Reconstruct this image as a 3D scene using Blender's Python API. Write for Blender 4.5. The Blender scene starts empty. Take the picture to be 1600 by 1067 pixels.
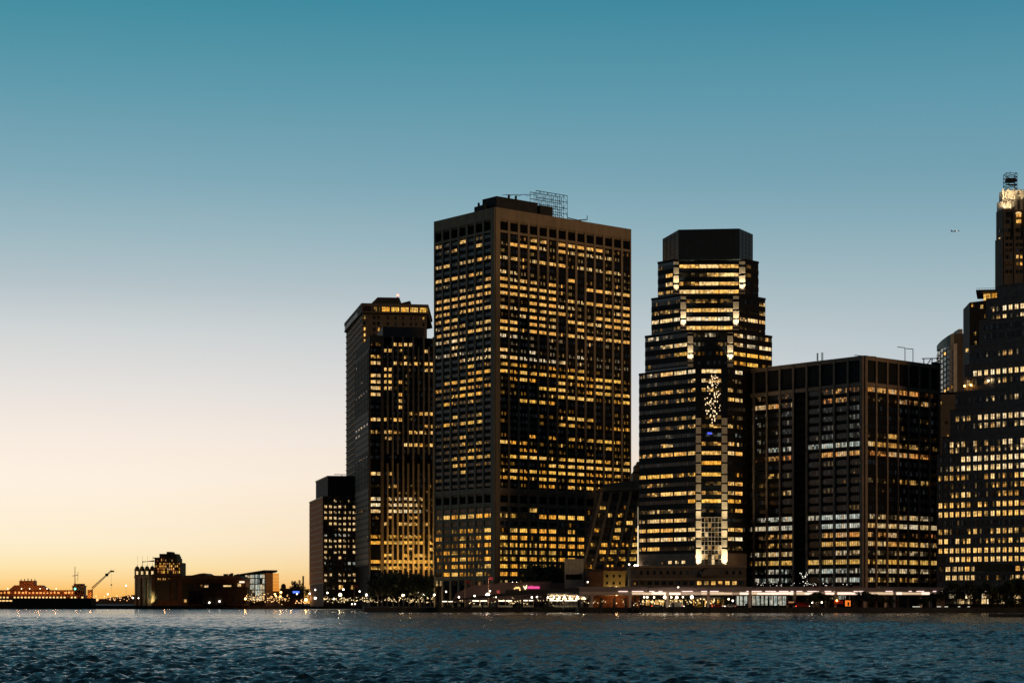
import bpy, math, random
import numpy as np
from mathutils import Vector, Matrix

scene = bpy.context.scene
R = random.Random(7)
PI = math.pi

# ------------------------------------------------------------------ camera
CZ = 4.0                      # eye height above the river
FPX = 3111.0                  # 70 mm lens, in pixels of the 1600 px wide photograph
HOR = 942.0                   # horizon row
cam_d = bpy.data.cameras.new('camera')
cam_d.lens = 70.0
cam_d.sensor_width = 36.0
cam_d.shift_y = (HOR - 533.5) / 1600.0
cam_d.clip_start = 1.0
cam_d.clip_end = 60000.0
cam = bpy.data.objects.new('camera', cam_d)
scene.collection.objects.link(cam)
cam.location = (0, 0, CZ)
cam.rotation_euler = (PI / 2, 0, 0)
scene.camera = cam

# ------------------------------------------------------------------ view
scene.view_settings.view_transform = 'Standard'
scene.view_settings.look = 'None'
scene.view_settings.exposure = 0.0
scene.view_settings.gamma = 1.0
scene.view_settings.use_curve_mapping = False
scene.render.engine = 'CYCLES'
scene.cycles.use_denoising = True
scene.cycles.max_bounces = 4
scene.cycles.diffuse_bounces = 2
scene.cycles.glossy_bounces = 3
scene.cycles.caustics_reflective = False
scene.cycles.caustics_refractive = False
scene.cycles.sample_clamp_indirect = 2.0
scene.cycles.sample_clamp_direct = 40.0

def lin(c):
    return tuple(((v / 255.0) / 12.92 if v / 255.0 <= 0.04045 else ((v / 255.0 + 0.055) / 1.055) ** 2.4) for v in c)

# ------------------------------------------------------------------ dusk sky
world = bpy.data.worlds.new('World')
scene.world = world
world.use_nodes = True
nt = world.node_tree
nt.nodes.clear()
wout = nt.nodes.new('ShaderNodeOutputWorld')
wbg = nt.nodes.new('ShaderNodeBackground')
nt.links.new(wbg.outputs[0], wout.inputs[0])
tc = nt.nodes.new('ShaderNodeTexCoord')
sep = nt.nodes.new('ShaderNodeSeparateXYZ')
nt.links.new(tc.outputs['Generated'], sep.inputs[0])
def wmath(op, a, b=None, c=None):
    n = nt.nodes.new('ShaderNodeMath'); n.operation = op
    for i, v in enumerate((a, b, c)):
        if v is None: continue
        if isinstance(v, (int, float)): n.inputs[i].default_value = v
        else: nt.links.new(v, n.inputs[i])
    return n.outputs[0]
elev = wmath('DIVIDE', wmath('ARCSINE', sep.outputs['Z']), PI / 2)       # 0 horizon .. 1 zenith
SUN_AZ = math.radians(-25.0)                                             # where the sun went down, left of frame
azi = wmath('ARCTAN2', sep.outputs['X'], sep.outputs['Y'])
cosd = wmath('COSINE', wmath('SUBTRACT', azi, SUN_AZ))
angd = wmath('DIVIDE', wmath('ARCCOSINE', cosd), PI)                     # 0 towards the glow .. 1 opposite
def ramp(stops):
    n = nt.nodes.new('ShaderNodeValToRGB')
    n.color_ramp.interpolation = 'EASE' if False else 'LINEAR'
    e = n.color_ramp.elements
    while len(e) > 1: e.remove(e[-1])
    for i, (deg, c) in enumerate(stops):
        p = max(0.0, deg / 90.0)
        el = e[0] if i == 0 else e.new(p)
        el.position = p
        el.color = (*lin(c), 1)
    # stretch the low part of the sky for precision
    nt.links.new(elev, n.inputs[0])
    return n.outputs[0]
def eld(y):   # elevation in degrees of a photograph row near the centre column
    return math.degrees(math.atan((HOR - y) / FPX))
A = ramp([(0, (250, 172, 72)), (eld(925), (253, 192, 100)), (eld(905), (254, 215, 148)), (eld(885), (254, 229, 175)),
          (eld(853), (254, 238, 205)), (eld(753), (254, 241, 225)), (eld(680), (247, 235, 224)), (eld(603), (229, 225, 221)),
          (eld(520), (207, 212, 213)), (eld(453), (181, 195, 201)), (eld(370), (154, 183, 193)), (eld(283), (128, 169, 184)),
          (eld(150), (95, 154, 172)), (eld(3), (63, 139, 159)), (26, (76, 126, 146)), (45, (54, 94, 114)), (90, (18, 44, 66))])
Bq = ramp([(0, (206, 128, 62)), (1.6, (226, 160, 96)), (3.0, (234, 196, 156)), (4.2, (228, 210, 192)), (eld(690), (216, 211, 205)), (eld(603), (195, 204, 209)),
          (eld(453), (160, 184, 192)), (eld(370), (137, 172, 185)), (eld(283), (115, 160, 177)), (eld(150), (93, 151, 171)),
          (eld(3), (63, 134, 158)), (26, (72, 122, 142)), (45, (52, 90, 110)), (90, (18, 44, 66))])
Cq = ramp([(0, (26, 22, 22)), (4, (34, 28, 29)), (10, (36, 34, 38)), (18, (28, 36, 46)), (35, (20, 38, 52)), (90, (16, 40, 60))])
def mixc(f, a, b):
    n = nt.nodes.new('ShaderNodeMix'); n.data_type = 'RGBA'
    nt.links.new(f, n.inputs[0]); nt.links.new(a, n.inputs[6]); nt.links.new(b, n.inputs[7])
    return n.outputs[2]
def mrange(v, a, b):
    n = nt.nodes.new('ShaderNodeMapRange'); n.interpolation_type = 'SMOOTHSTEP'
    nt.links.new(v, n.inputs[0]); n.inputs[1].default_value = a; n.inputs[2].default_value = b
    return n.outputs[0]
f1 = mrange(angd, 10 / 180, 45 / 180)
f2 = mrange(angd, 50 / 180, 98 / 180)
sky = mixc(f2, mixc(f1, A, Bq), Cq)
nt.links.new(sky, wbg.inputs[0])
wbg.inputs[1].default_value = 1.0

# added fill lamp standing in for warm city glow from the east bank, behind the camera on the right: very weak and very soft
sd = bpy.data.lights.new('city_fill', 'SUN')
sd.energy = 0.5
sd.angle = math.radians(18)
sd.color = (1.0, 0.66, 0.36)
city_fill = bpy.data.objects.new('city_fill', sd)
scene.collection.objects.link(city_fill)
city_fill.rotation_euler = Vector((-0.72, 0.67, -0.10)).to_track_quat('-Z', 'Y').to_euler()

# ------------------------------------------------------------------ helpers
C = scene.collection
def X(px, Y): return (px - 800.0) / FPX * Y
def Z(py, Y): return CZ + (HOR - py) / FPX * Y

MATS = {}
def mat(name, col, rough=0.7, var=0.25, scale=0.35, metal=0.0, spec=0.3, stretch=(1, 1, 1), bump=0.0):
    if name in MATS: return MATS[name]
    m = bpy.data.materials.new(name); m.use_nodes = True
    n = m.node_tree; b = n.nodes['Principled BSDF']
    b.inputs['Roughness'].default_value = rough
    b.inputs['Metallic'].default_value = metal
    b.inputs['Specular IOR Level'].default_value = spec
    g = n.nodes.new('ShaderNodeNewGeometry')
    mp = n.nodes.new('ShaderNodeMapping'); mp.inputs['Scale'].default_value = stretch
    n.links.new(g.outputs['Position'], mp.inputs[0])
    t = n.nodes.new('ShaderNodeTexNoise'); t.inputs['Scale'].default_value = scale; t.inputs['Detail'].default_value = 5
    t.inputs['Roughness'].default_value = 0.65
    n.links.new(mp.outputs[0], t.inputs['Vector'])
    r = n.nodes.new('ShaderNodeValToRGB')
    r.color_ramp.elements[0].position = 0.3; r.color_ramp.elements[1].position = 0.7
    r.color_ramp.elements[0].color = (*[c * (1 - var) for c in col], 1)
    r.color_ramp.elements[1].color = (*[min(1, c * (1 + var)) for c in col], 1)
    n.links.new(t.outputs['Fac'], r.inputs[0]); n.links.new(r.outputs[0], b.inputs['Base Color'])
    if bump:
        bp = n.nodes.new('ShaderNodeBump'); bp.inputs['Strength'].default_value = bump; bp.inputs['Distance'].default_value = 0.1
        n.links.new(t.outputs['Fac'], bp.inputs['Height']); n.links.new(bp.outputs[0], b.inputs['Normal'])
    MATS[name] = m
    return m
def emit(name, col, s):
    if name in MATS: return MATS[name]
    m = bpy.data.materials.new(name); m.use_nodes = True
    b = m.node_tree.nodes['Principled BSDF']
    b.inputs['Base Color'].default_value = (0.3, 0.3, 0.3, 1)
    b.inputs['Emission Color'].default_value = (*col, 1)
    b.inputs['Emission Strength'].default_value = s
    MATS[name] = m
    return m

# window glass: dark reflective pane, the room behind it gives off light by the "lit" attribute
def lit_glass():
    m = bpy.data.materials.new('window_glass'); m.use_nodes = True
    n = m.node_tree; b = n.nodes['Principled BSDF']
    b.inputs['Base Color'].default_value = (0.012, 0.014, 0.017, 1)
    b.inputs['Roughness'].default_value = 0.12
    b.inputs['Specular IOR Level'].default_value = 0.32
    a = n.nodes.new('ShaderNodeAttribute'); a.attribute_name = 'lit'
    g = n.nodes.new('ShaderNodeNewGeometry')
    t = n.nodes.new('ShaderNodeTexNoise'); t.inputs['Scale'].default_value = 0.75; t.inputs['Detail'].default_value = 3
    n.links.new(g.outputs['Position'], t.inputs['Vector'])
    r = n.nodes.new('ShaderNodeMapRange'); r.inputs[1].default_value = 0.34; r.inputs[2].default_value = 0.62
    r.inputs[3].default_value = 0.38; r.inputs[4].default_value = 1.25
    n.links.new(t.outputs['Fac'], r.inputs[0])
    t2 = n.nodes.new('ShaderNodeTexNoise'); t2.inputs['Scale'].default_value = .35; t2.inputs['Detail'].default_value = 2
    n.links.new(g.outputs['Position'], t2.inputs['Vector'])
    bp = n.nodes.new('ShaderNodeBump'); bp.inputs['Strength'].default_value = .5; bp.inputs['Distance'].default_value = .12
    n.links.new(t2.outputs['Fac'], bp.inputs['Height']); n.links.new(bp.outputs[0], b.inputs['Normal'])
    n.links.new(a.outputs['Color'], b.inputs['Emission Color'])
    n.links.new(r.outputs[0], b.inputs['Emission Strength'])
    return m
GLASS = lit_glass()
FRAME = mat('frame_bronze', (0.02, 0.017, 0.014), 0.45, 0.2)
FRAME_L = mat('frame_pale', (0.09, 0.08, 0.07), 0.6, 0.2)

PAL = {'a': [(1, .49, .07), (1, .54, .09), (1, .43, .05), (1, .58, .14)],
       'w': [(1, .58, .17), (1, .54, .13), (1, .64, .25), (1, .48, .10)],
       'n': [(1, .70, .34), (1, .66, .28), (.97, .76, .46), (1, .56, .18)],
       'c': [(.46, .47, .38), (.40, .45, .39), (.52, .47, .36), (.60, .48, .30)],
       'W': [(.62, .36, .10), (.60, .33, .08), (.62, .42, .18), (.58, .28, .06)],
       'N': [(.62, .46, .24), (.60, .42, .19), (.56, .46, .30), (.62, .36, .12)],
       'A': [(.66, .34, .06), (.64, .37, .08), (.60, .28, .04), (.66, .40, .11)],
       'O': [(.66, .27, .06), (.6, .3, .08), (.62, .22, .05), (.6, .38, .18)],
       'o': [(1, .40, .09), (1, .48, .13), (1, .33, .07), (1, .62, .30)]}
LEV = {0: lambda r: (r.uniform(0, .004) if r.random() < .8 else r.uniform(.004, .022)), 1: lambda r: (r.uniform(.002, .010) if r.random() < .68 else r.uniform(.03, .26)),
       2: lambda r: (r.uniform(.01, .10) if r.random() < .34 else r.uniform(.35, 1.15)),
       3: lambda r: (r.uniform(.15, .4) if r.random() < .05 else r.uniform(.8, 1.35))}
def win_geom(w, h, n, lev, pal, seed, bar=0.16, rows=2):
    """panes in the XZ plane looking along -Y with frame bars standing proud of them"""
    r = random.Random(seed * 977 + lev * 13 + int(w * 10) * 7 + n)
    V, F, L, MI = [], [], [], []
    base = r.choice(PAL[pal])
    def quad(x0, x1, z0, z1, y, c, mi):
        k = len(V); V.extend([(x0, y, z0), (x1, y, z0), (x1, y, z1), (x0, y, z1)])
        F.append((k, k + 1, k + 2, k + 3)); L.append(c); MI.append(mi)
    cut = r.uniform(.3, .7)
    for i in range(n):
        x0, x1 = w * i / n, w * (i + 1) / n
        e = LEV[lev](r)
        col = base if r.random() < .8 else r.choice(PAL[pal])
        if lev == 0: col = (.5, .6, .7)
        e2 = e
        if rows > 1:
            if lev == 2 and r.random() < .6: e2 = e * r.uniform(.05, .4)
            if lev == 1 and r.random() < .5: e2 = e * .1
            if lev == 3 and r.random() < .25: e2 = e * r.uniform(.4, .8)
            top_dark = r.random() < .6
            ea, eb = (e, e2) if top_dark else (e2, e)
            quad(x0, x1, 0, h * cut, 0, tuple(c * ea for c in col), 0)
            quad(x0, x1, h * cut, h, 0, tuple(c * eb for c in col), 0)
        else:
            quad(x0, x1, 0, h, 0, tuple(c * e for c in col), 0)
    z = (0, 0, 0)
    def bx(x0, x1, z0, z1, d):
        k = len(V)
        V.extend([(x0, -d, z0), (x1, -d, z0), (x1, -d, z1), (x0, -d, z1), (x0, 0.01, z0), (x1, 0.01, z0), (x1, 0.01, z1), (x0, 0.01, z1)])
        for f in ((0, 1, 2, 3), (4, 0, 3, 7), (1, 5, 6, 2), (3, 2, 6, 7), (4, 5, 1, 0)):
            F.append(tuple(k + q for q in f)); L.append(z); MI.append(1)
    if bar > 0:
        for i in range(n + 1):
            xc = min(max(w * i / n, bar / 2), w - bar / 2)
            bx(xc - bar / 2, xc + bar / 2, 0, h, 0.10)
        bx(0, w, 0, bar * .7, 0.08); bx(0, w, h - bar * .7, h, 0.08)
    return V, F, L, MI
def mesh_from(name, V, F, mats, L=None, MI=None, smooth=False):
    me = bpy.data.meshes.new(name)
    me.from_pydata([tuple(v) for v in V], [], F)
    for m in mats: me.materials.append(m)
    if MI is not None: me.polygons.foreach_set('material_index', MI)
    if L is not None:
        at = me.color_attributes.new('lit', 'FLOAT_COLOR', 'CORNER')
        arr = []
        for f, c in zip(F, L): arr.extend([c[0], c[1], c[2], 1.0] * len(f))
        at.data.foreach_set('color', arr)
    if smooth: me.polygons.foreach_set('use_smooth', [True] * len(me.polygons))
    me.update()
    return me
WC = {}
def win_mesh(w, h, n, lev, pal, seed, bar, rows, fm):
    key = (round(w, 1), round(h, 1), n, lev, pal, seed, bar, rows, fm.name)
    if key not in WC:
        g = win_geom(w, h, n, lev, pal, seed, bar, rows)
        WC[key] = (mesh_from('window', g[0], g[1], [GLASS, fm], g[2], g[3]), g)
    return WC[key]

def tag(o, label=None, cat=None, group=None, kind=None):
    if label: o['label'] = label
    if cat: o['category'] = cat
    if group: o['group'] = group
    if kind: o['kind'] = kind
    return o
def link(name, me, parent=None, loc=(0, 0, 0), rz=0.0, scale=None):
    o = bpy.data.objects.new(name, me); C.objects.link(o)
    o.location = loc; o.rotation_euler = (0, 0, rz)
    if scale: o.scale = scale
    if parent: o.parent = parent
    return o
def empty(name, loc, label, cat, group=None, rz=0.0):
    o = bpy.data.objects.new(name, None); C.objects.link(o)
    o.location = loc; o.rotation_euler = (0, 0, rz); o.empty_display_size = 2
    return tag(o, label, cat, group)
BOXV = [(0, 0, 0), (1, 0, 0), (1, 1, 0), (0, 1, 0), (0, 0, 1), (1, 0, 1), (1, 1, 1), (0, 1, 1)]
BOXF = [(0, 3, 2, 1), (4, 5, 6, 7), (0, 1, 5, 4), (1, 2, 6, 5), (2, 3, 7, 6), (3, 0, 4, 7)]
UB = {}
def ubox(m):
    if m.name not in UB: UB[m.name] = mesh_from('box_' + m.name, BOXV, BOXF, [m])
    return UB[m.name]
class MB:
    """collects shapes into one mesh"""
    def __init__(s): s.V = []; s.F = []
    def box(s, x0, x1, y0, y1, z0, z1):
        k = len(s.V)
        for (a, b, c) in BOXV: s.V.append((x0 + a * (x1 - x0), y0 + b * (y1 - y0), z0 + c * (z1 - z0)))
        for f in BOXF: s.F.append(tuple(k + q for q in f))
        return s
    def prism(s, poly, z0, z1, top=None):
        """poly counter-clockwise seen from above; top = optional upper outline, z1 may be a list"""
        k = len(s.V); n = len(poly); top = top or poly
        zt = z1 if isinstance(z1, (list, tuple)) else [z1] * n
        for p in poly: s.V.append((p[0], p[1], z0))
        for p, z in zip(top, zt): s.V.append((p[0], p[1], z))
        s.F.append(tuple(k + i for i in reversed(range(n)))); s.F.append(tuple(k + n + i for i in range(n)))
        for i in range(n):
            j = (i + 1) % n; s.F.append((k + i, k + j, k + n + j, k + n + i))
        return s
    def tube(s, p, q, r0, r1=None, n=6):
        r1 = r0 if r1 is None else r1
        p, q = Vector(p), Vector(q); d = (q - p)
        if d.length < 1e-6: return s
        d.normalize()
        a = d.orthogonal().normalized(); b = d.cross(a)
        k = len(s.V)
        for c, r in ((p, r0), (q, r1)):
            for i in range(n):
                t = 2 * PI * i / n; s.V.append(tuple(c + a * (r * math.cos(t)) + b * (r * math.sin(t))))
        for i in range(n):
            j = (i + 1) % n; s.F.append((k + i, k + j, k + n + j, k + n + i))
        s.F.append(tuple(k + i for i in reversed(range(n)))); s.F.append(tuple(k + n + i for i in range(n)))
        return s
    def ball(s, c, r, n=8, m=6, sz=1.0):
        k = len(s.V)
        for j in range(m + 1):
            t = PI * j / m
            for i in range(n):
                f = 2 * PI * i / n
                s.V.append((c[0] + r * math.sin(t) * math.cos(f), c[1] + r * math.sin(t) * math.sin(f), c[2] + r * sz * math.cos(t)))
        for j in range(m):
            for i in range(n):
                i2 = (i + 1) % n
                s.F.append((k + j * n + i, k + (j + 1) * n + i, k + (j + 1) * n + i2, k + j * n + i2))
        return s
    def build(s, name, m, parent=None, loc=(0, 0, 0), rz=0.0, smooth=False):
        ms = m if isinstance(m, (list, tuple)) else [m]
        return link(name, mesh_from(name, s.V, s.F, ms, smooth=smooth), parent, loc, rz)

class Face:
    def __init__(s, A, B):
        s.A = Vector((A[0], A[1])); s.B = Vector((B[0], B[1]))
        d = s.B - s.A; s.L = d.length; s.d = d / s.L; s.rz = math.atan2(d.y, d.x)
    def pt(s, u): return s.A + s.d * u
    def u(s, px):
        k = (px - 800.0) / FPX
        return (k * s.A.y - s.A.x) / (s.d.x - k * s.d.y)
    def z(s, py, u=0.0): return Z(py, s.pt(u).y)
    def world(s, u, v, z):      # v > 0 goes into the wall
        p = s.pt(u); return (p.x - s.d.y * v, p.y + s.d.x * v, z)

class Bld:
    def __init__(s, name, loc, label, cat='building', group=None, bar=0.16, frame=None, rows=2):
        s.root = empty(name, (loc[0], loc[1], loc[2] if len(loc) > 2 else 2.0), label, cat, group)
        s.o = s.root.location.copy(); s.w = []; s.bar = bar; s.fm = frame or FRAME; s.rows = rows
    def prism(s, name, poly, z0, z1, m, parent=None):
        b = MB(); P = [(p[0] - s.o.x, p[1] - s.o.y) for p in poly]
        b.prism(P, z0 - s.o.z, (z1 - s.o.z) if not isinstance(z1, (list, tuple)) else [q - s.o.z for q in z1])
        return b.build(name, m, parent or s.root)
    def box(s, name, F, u0, u1, v0, v1, z0, z1, m):
        p = F.world(u0, v0, z0)
        return link(name, ubox(m), s.root, (p[0] - s.o.x, p[1] - s.o.y, p[2] - s.o.z), F.rz, (u1 - u0, v1 - v0, z1 - z0))
    def mesh(s, name, mb, m, smooth=False):      # mb in world coordinates
        mb.V = [(v[0] - s.o.x, v[1] - s.o.y, v[2] - s.o.z) for v in mb.V]
        return mb.build(name, m, s.root, smooth=smooth)
    def win(s, F, u0, u1, z0, z1, n, lev, pal='w', v=-0.06):
        if u1 - u0 < .3: return
        s.w.append((F, u0, u1, v, z0, z1, n, lev, pal))
    def rowwin(s, F, zc, h, levels, bays, n, pal='w', v=-0.06):
        for ch, (u0, u1) in zip(levels, bays):
            if ch == ' ' or ch == 'x': continue
            p = pal
            lv = 0 if ch == '.' else int(ch)
            s.win(F, u0, u1, zc - h / 2, zc + h / 2, n, lv, p, v)
    def finish(s, limit=300, nvar=5):
        s.w.sort(key=lambda q: q[0].pt(q[1]).y - (q[2] - q[1]) * 30 - q[7] * 3)
        RV, RF, RL, RM = [], [], [], []
        for i, (F, u0, u1, v, z0, z1, n, lev, pal) in enumerate(s.w):
            w, h = round(u1 - u0, 1), round(z1 - z0, 1)
            me, g = win_mesh(w, h, n, lev, pal, R.randrange(nvar), s.bar, s.rows, s.fm)
            p = F.world(u0, v, z0)
            p = (p[0] - s.o.x, p[1] - s.o.y, p[2] - s.o.z)
            if i < limit: link('window', me, s.root, p, F.rz)
            else:
                c, sn = math.cos(F.rz), math.sin(F.rz); k = len(RV)
                RV.extend([(p[0] + c * a - sn * b, p[1] + sn * a + c * b, p[2] + z) for (a, b, z) in g[0]])
                RF.extend([tuple(k + q for q in f) for f in g[1]]); RL.extend(g[2]); RM.extend(g[3])
        if RV:
            o = link('windows', mesh_from('windows', RV, RF, [GLASS, s.fm], RL, RM), s.root)
            o['kind'] = 'stuff'
# ------------------------------------------------------------------ river, shore, far hills
def water():
    rng = np.random.default_rng(11)
    ys = [82.0]
    while ys[-1] < 800: ys.append(ys[-1] + max(.18, ys[-1] * .0022))
    ys = np.array(ys); nx = 760
    s = np.linspace(-1, 1, nx)
    hw = ys * .31 + 8
    Xg = hw[:, None] * s[None, :]; Yg = np.repeat(ys[:, None], nx, 1)
    Zg = np.zeros_like(Xg); dXg = np.zeros_like(Xg); dYg = np.zeros_like(Xg)
    lam = np.exp(rng.uniform(np.log(.36), np.log(3.3), 130))
    th = rng.normal(-1.68, .6, 130)            # travelling roughly towards the camera
    ph = rng.uniform(0, 2 * PI, 130)
    amp = .0124 * lam ** .60
    spc = np.maximum(.18, ys * .0022)[:, None]
    # gusty patches, larger than the waves
    gust = .84 + .42 * np.sin(Xg / 31 + Yg / 47 + 1.0) * np.sin(Yg / 83 - Xg / 95) + .12 * np.sin(Yg / 19 + Xg / 60)
    for l, t, p, a in zip(lam, th, ph, amp):
        k = 2 * PI / l
        fade = np.clip((l / (2.2 * spc) - .5), 0, 1)
        arg = k * (Xg * math.cos(t) + Yg * math.sin(t)) + p
        c = np.cos(arg) * a * fade; sn = np.sin(arg) * a * fade
        Zg += c * gust; dXg -= sn * .75 * math.cos(t); dYg -= sn * .75 * math.sin(t)
    Xg += dXg; Yg += dYg
    ny = len(ys)
    co = np.stack([Xg, Yg, Zg], -1).reshape(-1, 3)
    i = np.arange(ny - 1)[:, None] * nx + np.arange(nx - 1)[None, :]
    quads = np.stack([i, i + 1, i + nx + 1, i + nx], -1).reshape(-1, 4)
    # calm outskirts so the river goes on past the waves
    n0 = len(co)
    x0, x1 = -9000, 9000
    z = -.03
    ext = [(x0, -400, z), (x1, -400, z), (x1, 81.5, z), (x0, 81.5, z), (-35, 81.5, z), (35, 81.5, z), (x0, 9000, z), (-256, 801, z), (256, 801, z), (x1, 9000, z)]
    co = np.vstack([co, np.array(ext)])
    e = lambda k: n0 + k
    polys = [(e(0), e(1), e(2), e(3)), (e(3), e(4), e(7), e(6)), (e(5), e(2), e(9), e(8)), (e(7), e(8), e(9), e(6))]
    q = np.vstack([quads, np.array(polys)])
    me = bpy.data.meshes.new('water')
    me.vertices.add(len(co)); me.vertices.foreach_set('co', co.astype(np.float32).ravel())
    me.loops.add(len(q) * 4); me.loops.foreach_set('vertex_index', q.astype(np.int32).ravel())
    me.polygons.add(len(q)); me.polygons.foreach_set('loop_start', (np.arange(len(q)) * 4).astype(np.int32))
    me.polygons.foreach_set('use_smooth', np.ones(len(q), dtype=bool))
    me.update(calc_edges=True); me.validate()
    m = bpy.data.materials.new('river_water'); m.use_nodes = True
    n = m.node_tree; b = n.nodes['Principled BSDF']
    b.inputs['Base Color'].default_value = (0.011, 0.046, 0.068, 1)
    b.inputs['Roughness'].default_value = 0.10
    b.inputs['IOR'].default_value = 1.42
    g = n.nodes.new('ShaderNodeNewGeometry')
    def noise(sc, det, st):
        mp = n.nodes.new('ShaderNodeMapping'); mp.inputs['Scale'].default_value = st
        n.links.new(g.outputs['Position'], mp.inputs[0])
        t = n.nodes.new('ShaderNodeTexNoise'); t.inputs['Scale'].default_value = sc; t.inputs['Detail'].default_value = det
        t.inputs['Roughness'].default_value = .55
        n.links.new(mp.outputs[0], t.inputs['Vector']); return t.outputs['Fac']
    def bump(h, dist, prev=None, st=1.0):
        q = n.nodes.new('ShaderNodeBump'); q.inputs['Strength'].default_value = st; q.inputs['Distance'].default_value = dist
        n.links.new(h, q.inputs['Height'])
        if prev: n.links.new(prev, q.inputs['Normal'])
        return q.outputs[0]
    b1 = bump(noise(.8, 3, (1, 1.2, 1)), .36)
    b2 = bump(noise(4.0, 6, (1, 1.1, 1)), .18, b1)
    n.links.new(b2, b.inputs['Normal'])
    me.materials.append(m)
    o = link('water', me); o['kind'] = 'structure'
water()

def ground():
    m = mat('paving_dark', (.06, .055, .05), .9, .3, .2)
    sea = mat('seawall', (.055, .05, .045), .9, .3, .3)
    def V(px, Y): return (X(px, Y), Y)
    front = [(-2600, 1392), V(283, 1392), V(283.5, 1420), V(566, 1405), V(570, 905), V(900, 902), V(905, 852), (430, 850), (2600, 850)]
    poly = front + [(4000, 9500), (-4000, 9500)]
    b = MB(); b.prism(poly, -2.5, 2.0); o = b.build('ground', m); o['kind'] = 'structure'
    # coping stones and fendering along the water
    for i in range(len(front) - 1):
        p, q = Vector(front[i]), Vector(front[i + 1]); d = (q - p)
        if d.length > 2400: p = q - d.normalized() * 900 if i == 0 else p; q = p + d.normalized() * 900 if i else q
        F = Face(p, q)
        w = MB(); w.box(0, F.L, -.25, .5, -1.5, 2.25); o = w.build('seawall', sea, None, (p.x, p.y, 0), F.rz)
        tag(o, ['long low seawall below the far ferry terminal', 'short return of the seawall by the far terminal', 'seawall under the glass terminal and the low blocks', 'return of the seawall left of the promenade trees',
                'seawall in front of the ferry landing', 'short step in the seawall beside the ferry landing', 'seawall along the elevated highway', 'seawall running off past the right edge'][i], 'seawall')
    # dark finger pier at the right edge
    b = MB(); b.prism([V(1545, 566), V(1640, 566), V(1655, 600), V(1548, 600)], -2, .95); o = b.build('pier', sea)
    tag(o, 'low dark pier jutting into the river at the right edge', 'pier')
    b = MB(); r = random.Random(4)
    pts = []
    for i in range(90):
        px = -700 + i * 12; pts.append((X(px, 5200), 5200, 8 + 14 * (math.sin(i * .35) + 1) * .5 + r.uniform(0, 5)))
    b.V = [(x, y, -1) for x, y, z in pts] + pts + [(x, y + 600, -1) for x, y, z in pts] ; n = len(pts)
    for i in range(n - 1): b.F.append((i, i + 1, n + i + 1, n + i)); b.F.append((n + i, n + i + 1, 2 * n + i + 1, 2 * n + i))
    o = b.build('hills', mat('far_shore', (.10, .07, .06), .95, .2, .01)); o['kind'] = 'structure'
ground()
# ------------------------------------------------------------------ materials of the towers
STONE_BR = mat('concrete_brown', (0.36, 0.265, 0.165), 0.85, 0.22, 0.25, stretch=(1, 1, .35))
STONE_DK = mat('stone_dark', (0.13, 0.105, 0.085), 0.85, 0.25, 0.3)
SPAN_DK = mat('spandrel_dark', (0.014, 0.012, 0.011), 0.75, 0.3, 0.5, spec=.12)
SPAN_GL = mat('glass_black', (0.012, 0.017, 0.022), 0.10, 0.3, 0.5, spec=0.6)
GRAN_BR = mat('granite_brown', (0.29, 0.21, 0.15), 0.8, 0.25, 0.3)
BRICK_G = mat('brick_grey', (0.19, 0.155, 0.135), 0.9, 0.3, 0.6)
FIN = mat('fin_stone', (0.66, 0.47, 0.29), 0.85, 0.15, 0.4)
BRICK_R = mat('brick_red', (0.72, 0.23, 0.08), 0.9, 0.25, 0.6)
SLAB = mat('slab_edge', (0.80, 0.50, 0.27), 0.8, 0.15)
ROOF = mat('roofing', (0.045, 0.045, 0.045), 0.95, 0.3)
STEEL = mat('steel_dark', (0.035, 0.04, 0.045), 0.6, 0.2)
LIME = mat('limestone', (0.46, 0.41, 0.33), 0.85, 0.2, 0.4)
LIMEP = mat('limestone_pale', (0.62, 0.55, 0.43), 0.8, 0.16, 0.5)
MIRR = mat('mirror_glass', (0.80, 0.74, 0.68), 0.3, 0.25, 0.4, metal=0.5)
LAMPW = emit('lamp_warm', (1.0, .72, .40), 9)
LAMPC = emit('lamp_white', (1.0, .85, .62), 10)
LAMPO = emit('lamp_orange', (1.0, .48, .10), 16)
STRIPW = emit('strip_glow', (1.0, .78, .60), 1.35)
VOID = mat('void_black', (.010, .010, .011), .9, .3, .5, spec=.05)

def depth(F, v):        # plan point helpers
    return Vector((-F.d.y * v, F.d.x * v))
def tubes(segs, r, n=5):
    b = MB()
    for p, q in segs: b.tube(p, q, r, n=n)
    return b
def spot(name, loc, target, energy, color, size, parent=None, blend=.8):
    d = bpy.data.lights.new(name, 'SPOT'); d.energy = energy; d.color = color; d.spot_size = math.radians(size); d.spot_blend = blend
    d.shadow_soft_size = .3
    o = bpy.data.objects.new(name, d); C.objects.link(o); o.location = loc
    o.rotation_euler = (Vector(target) - Vector(loc)).to_track_quat('-Z', 'Y').to_euler()
    return o

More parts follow.
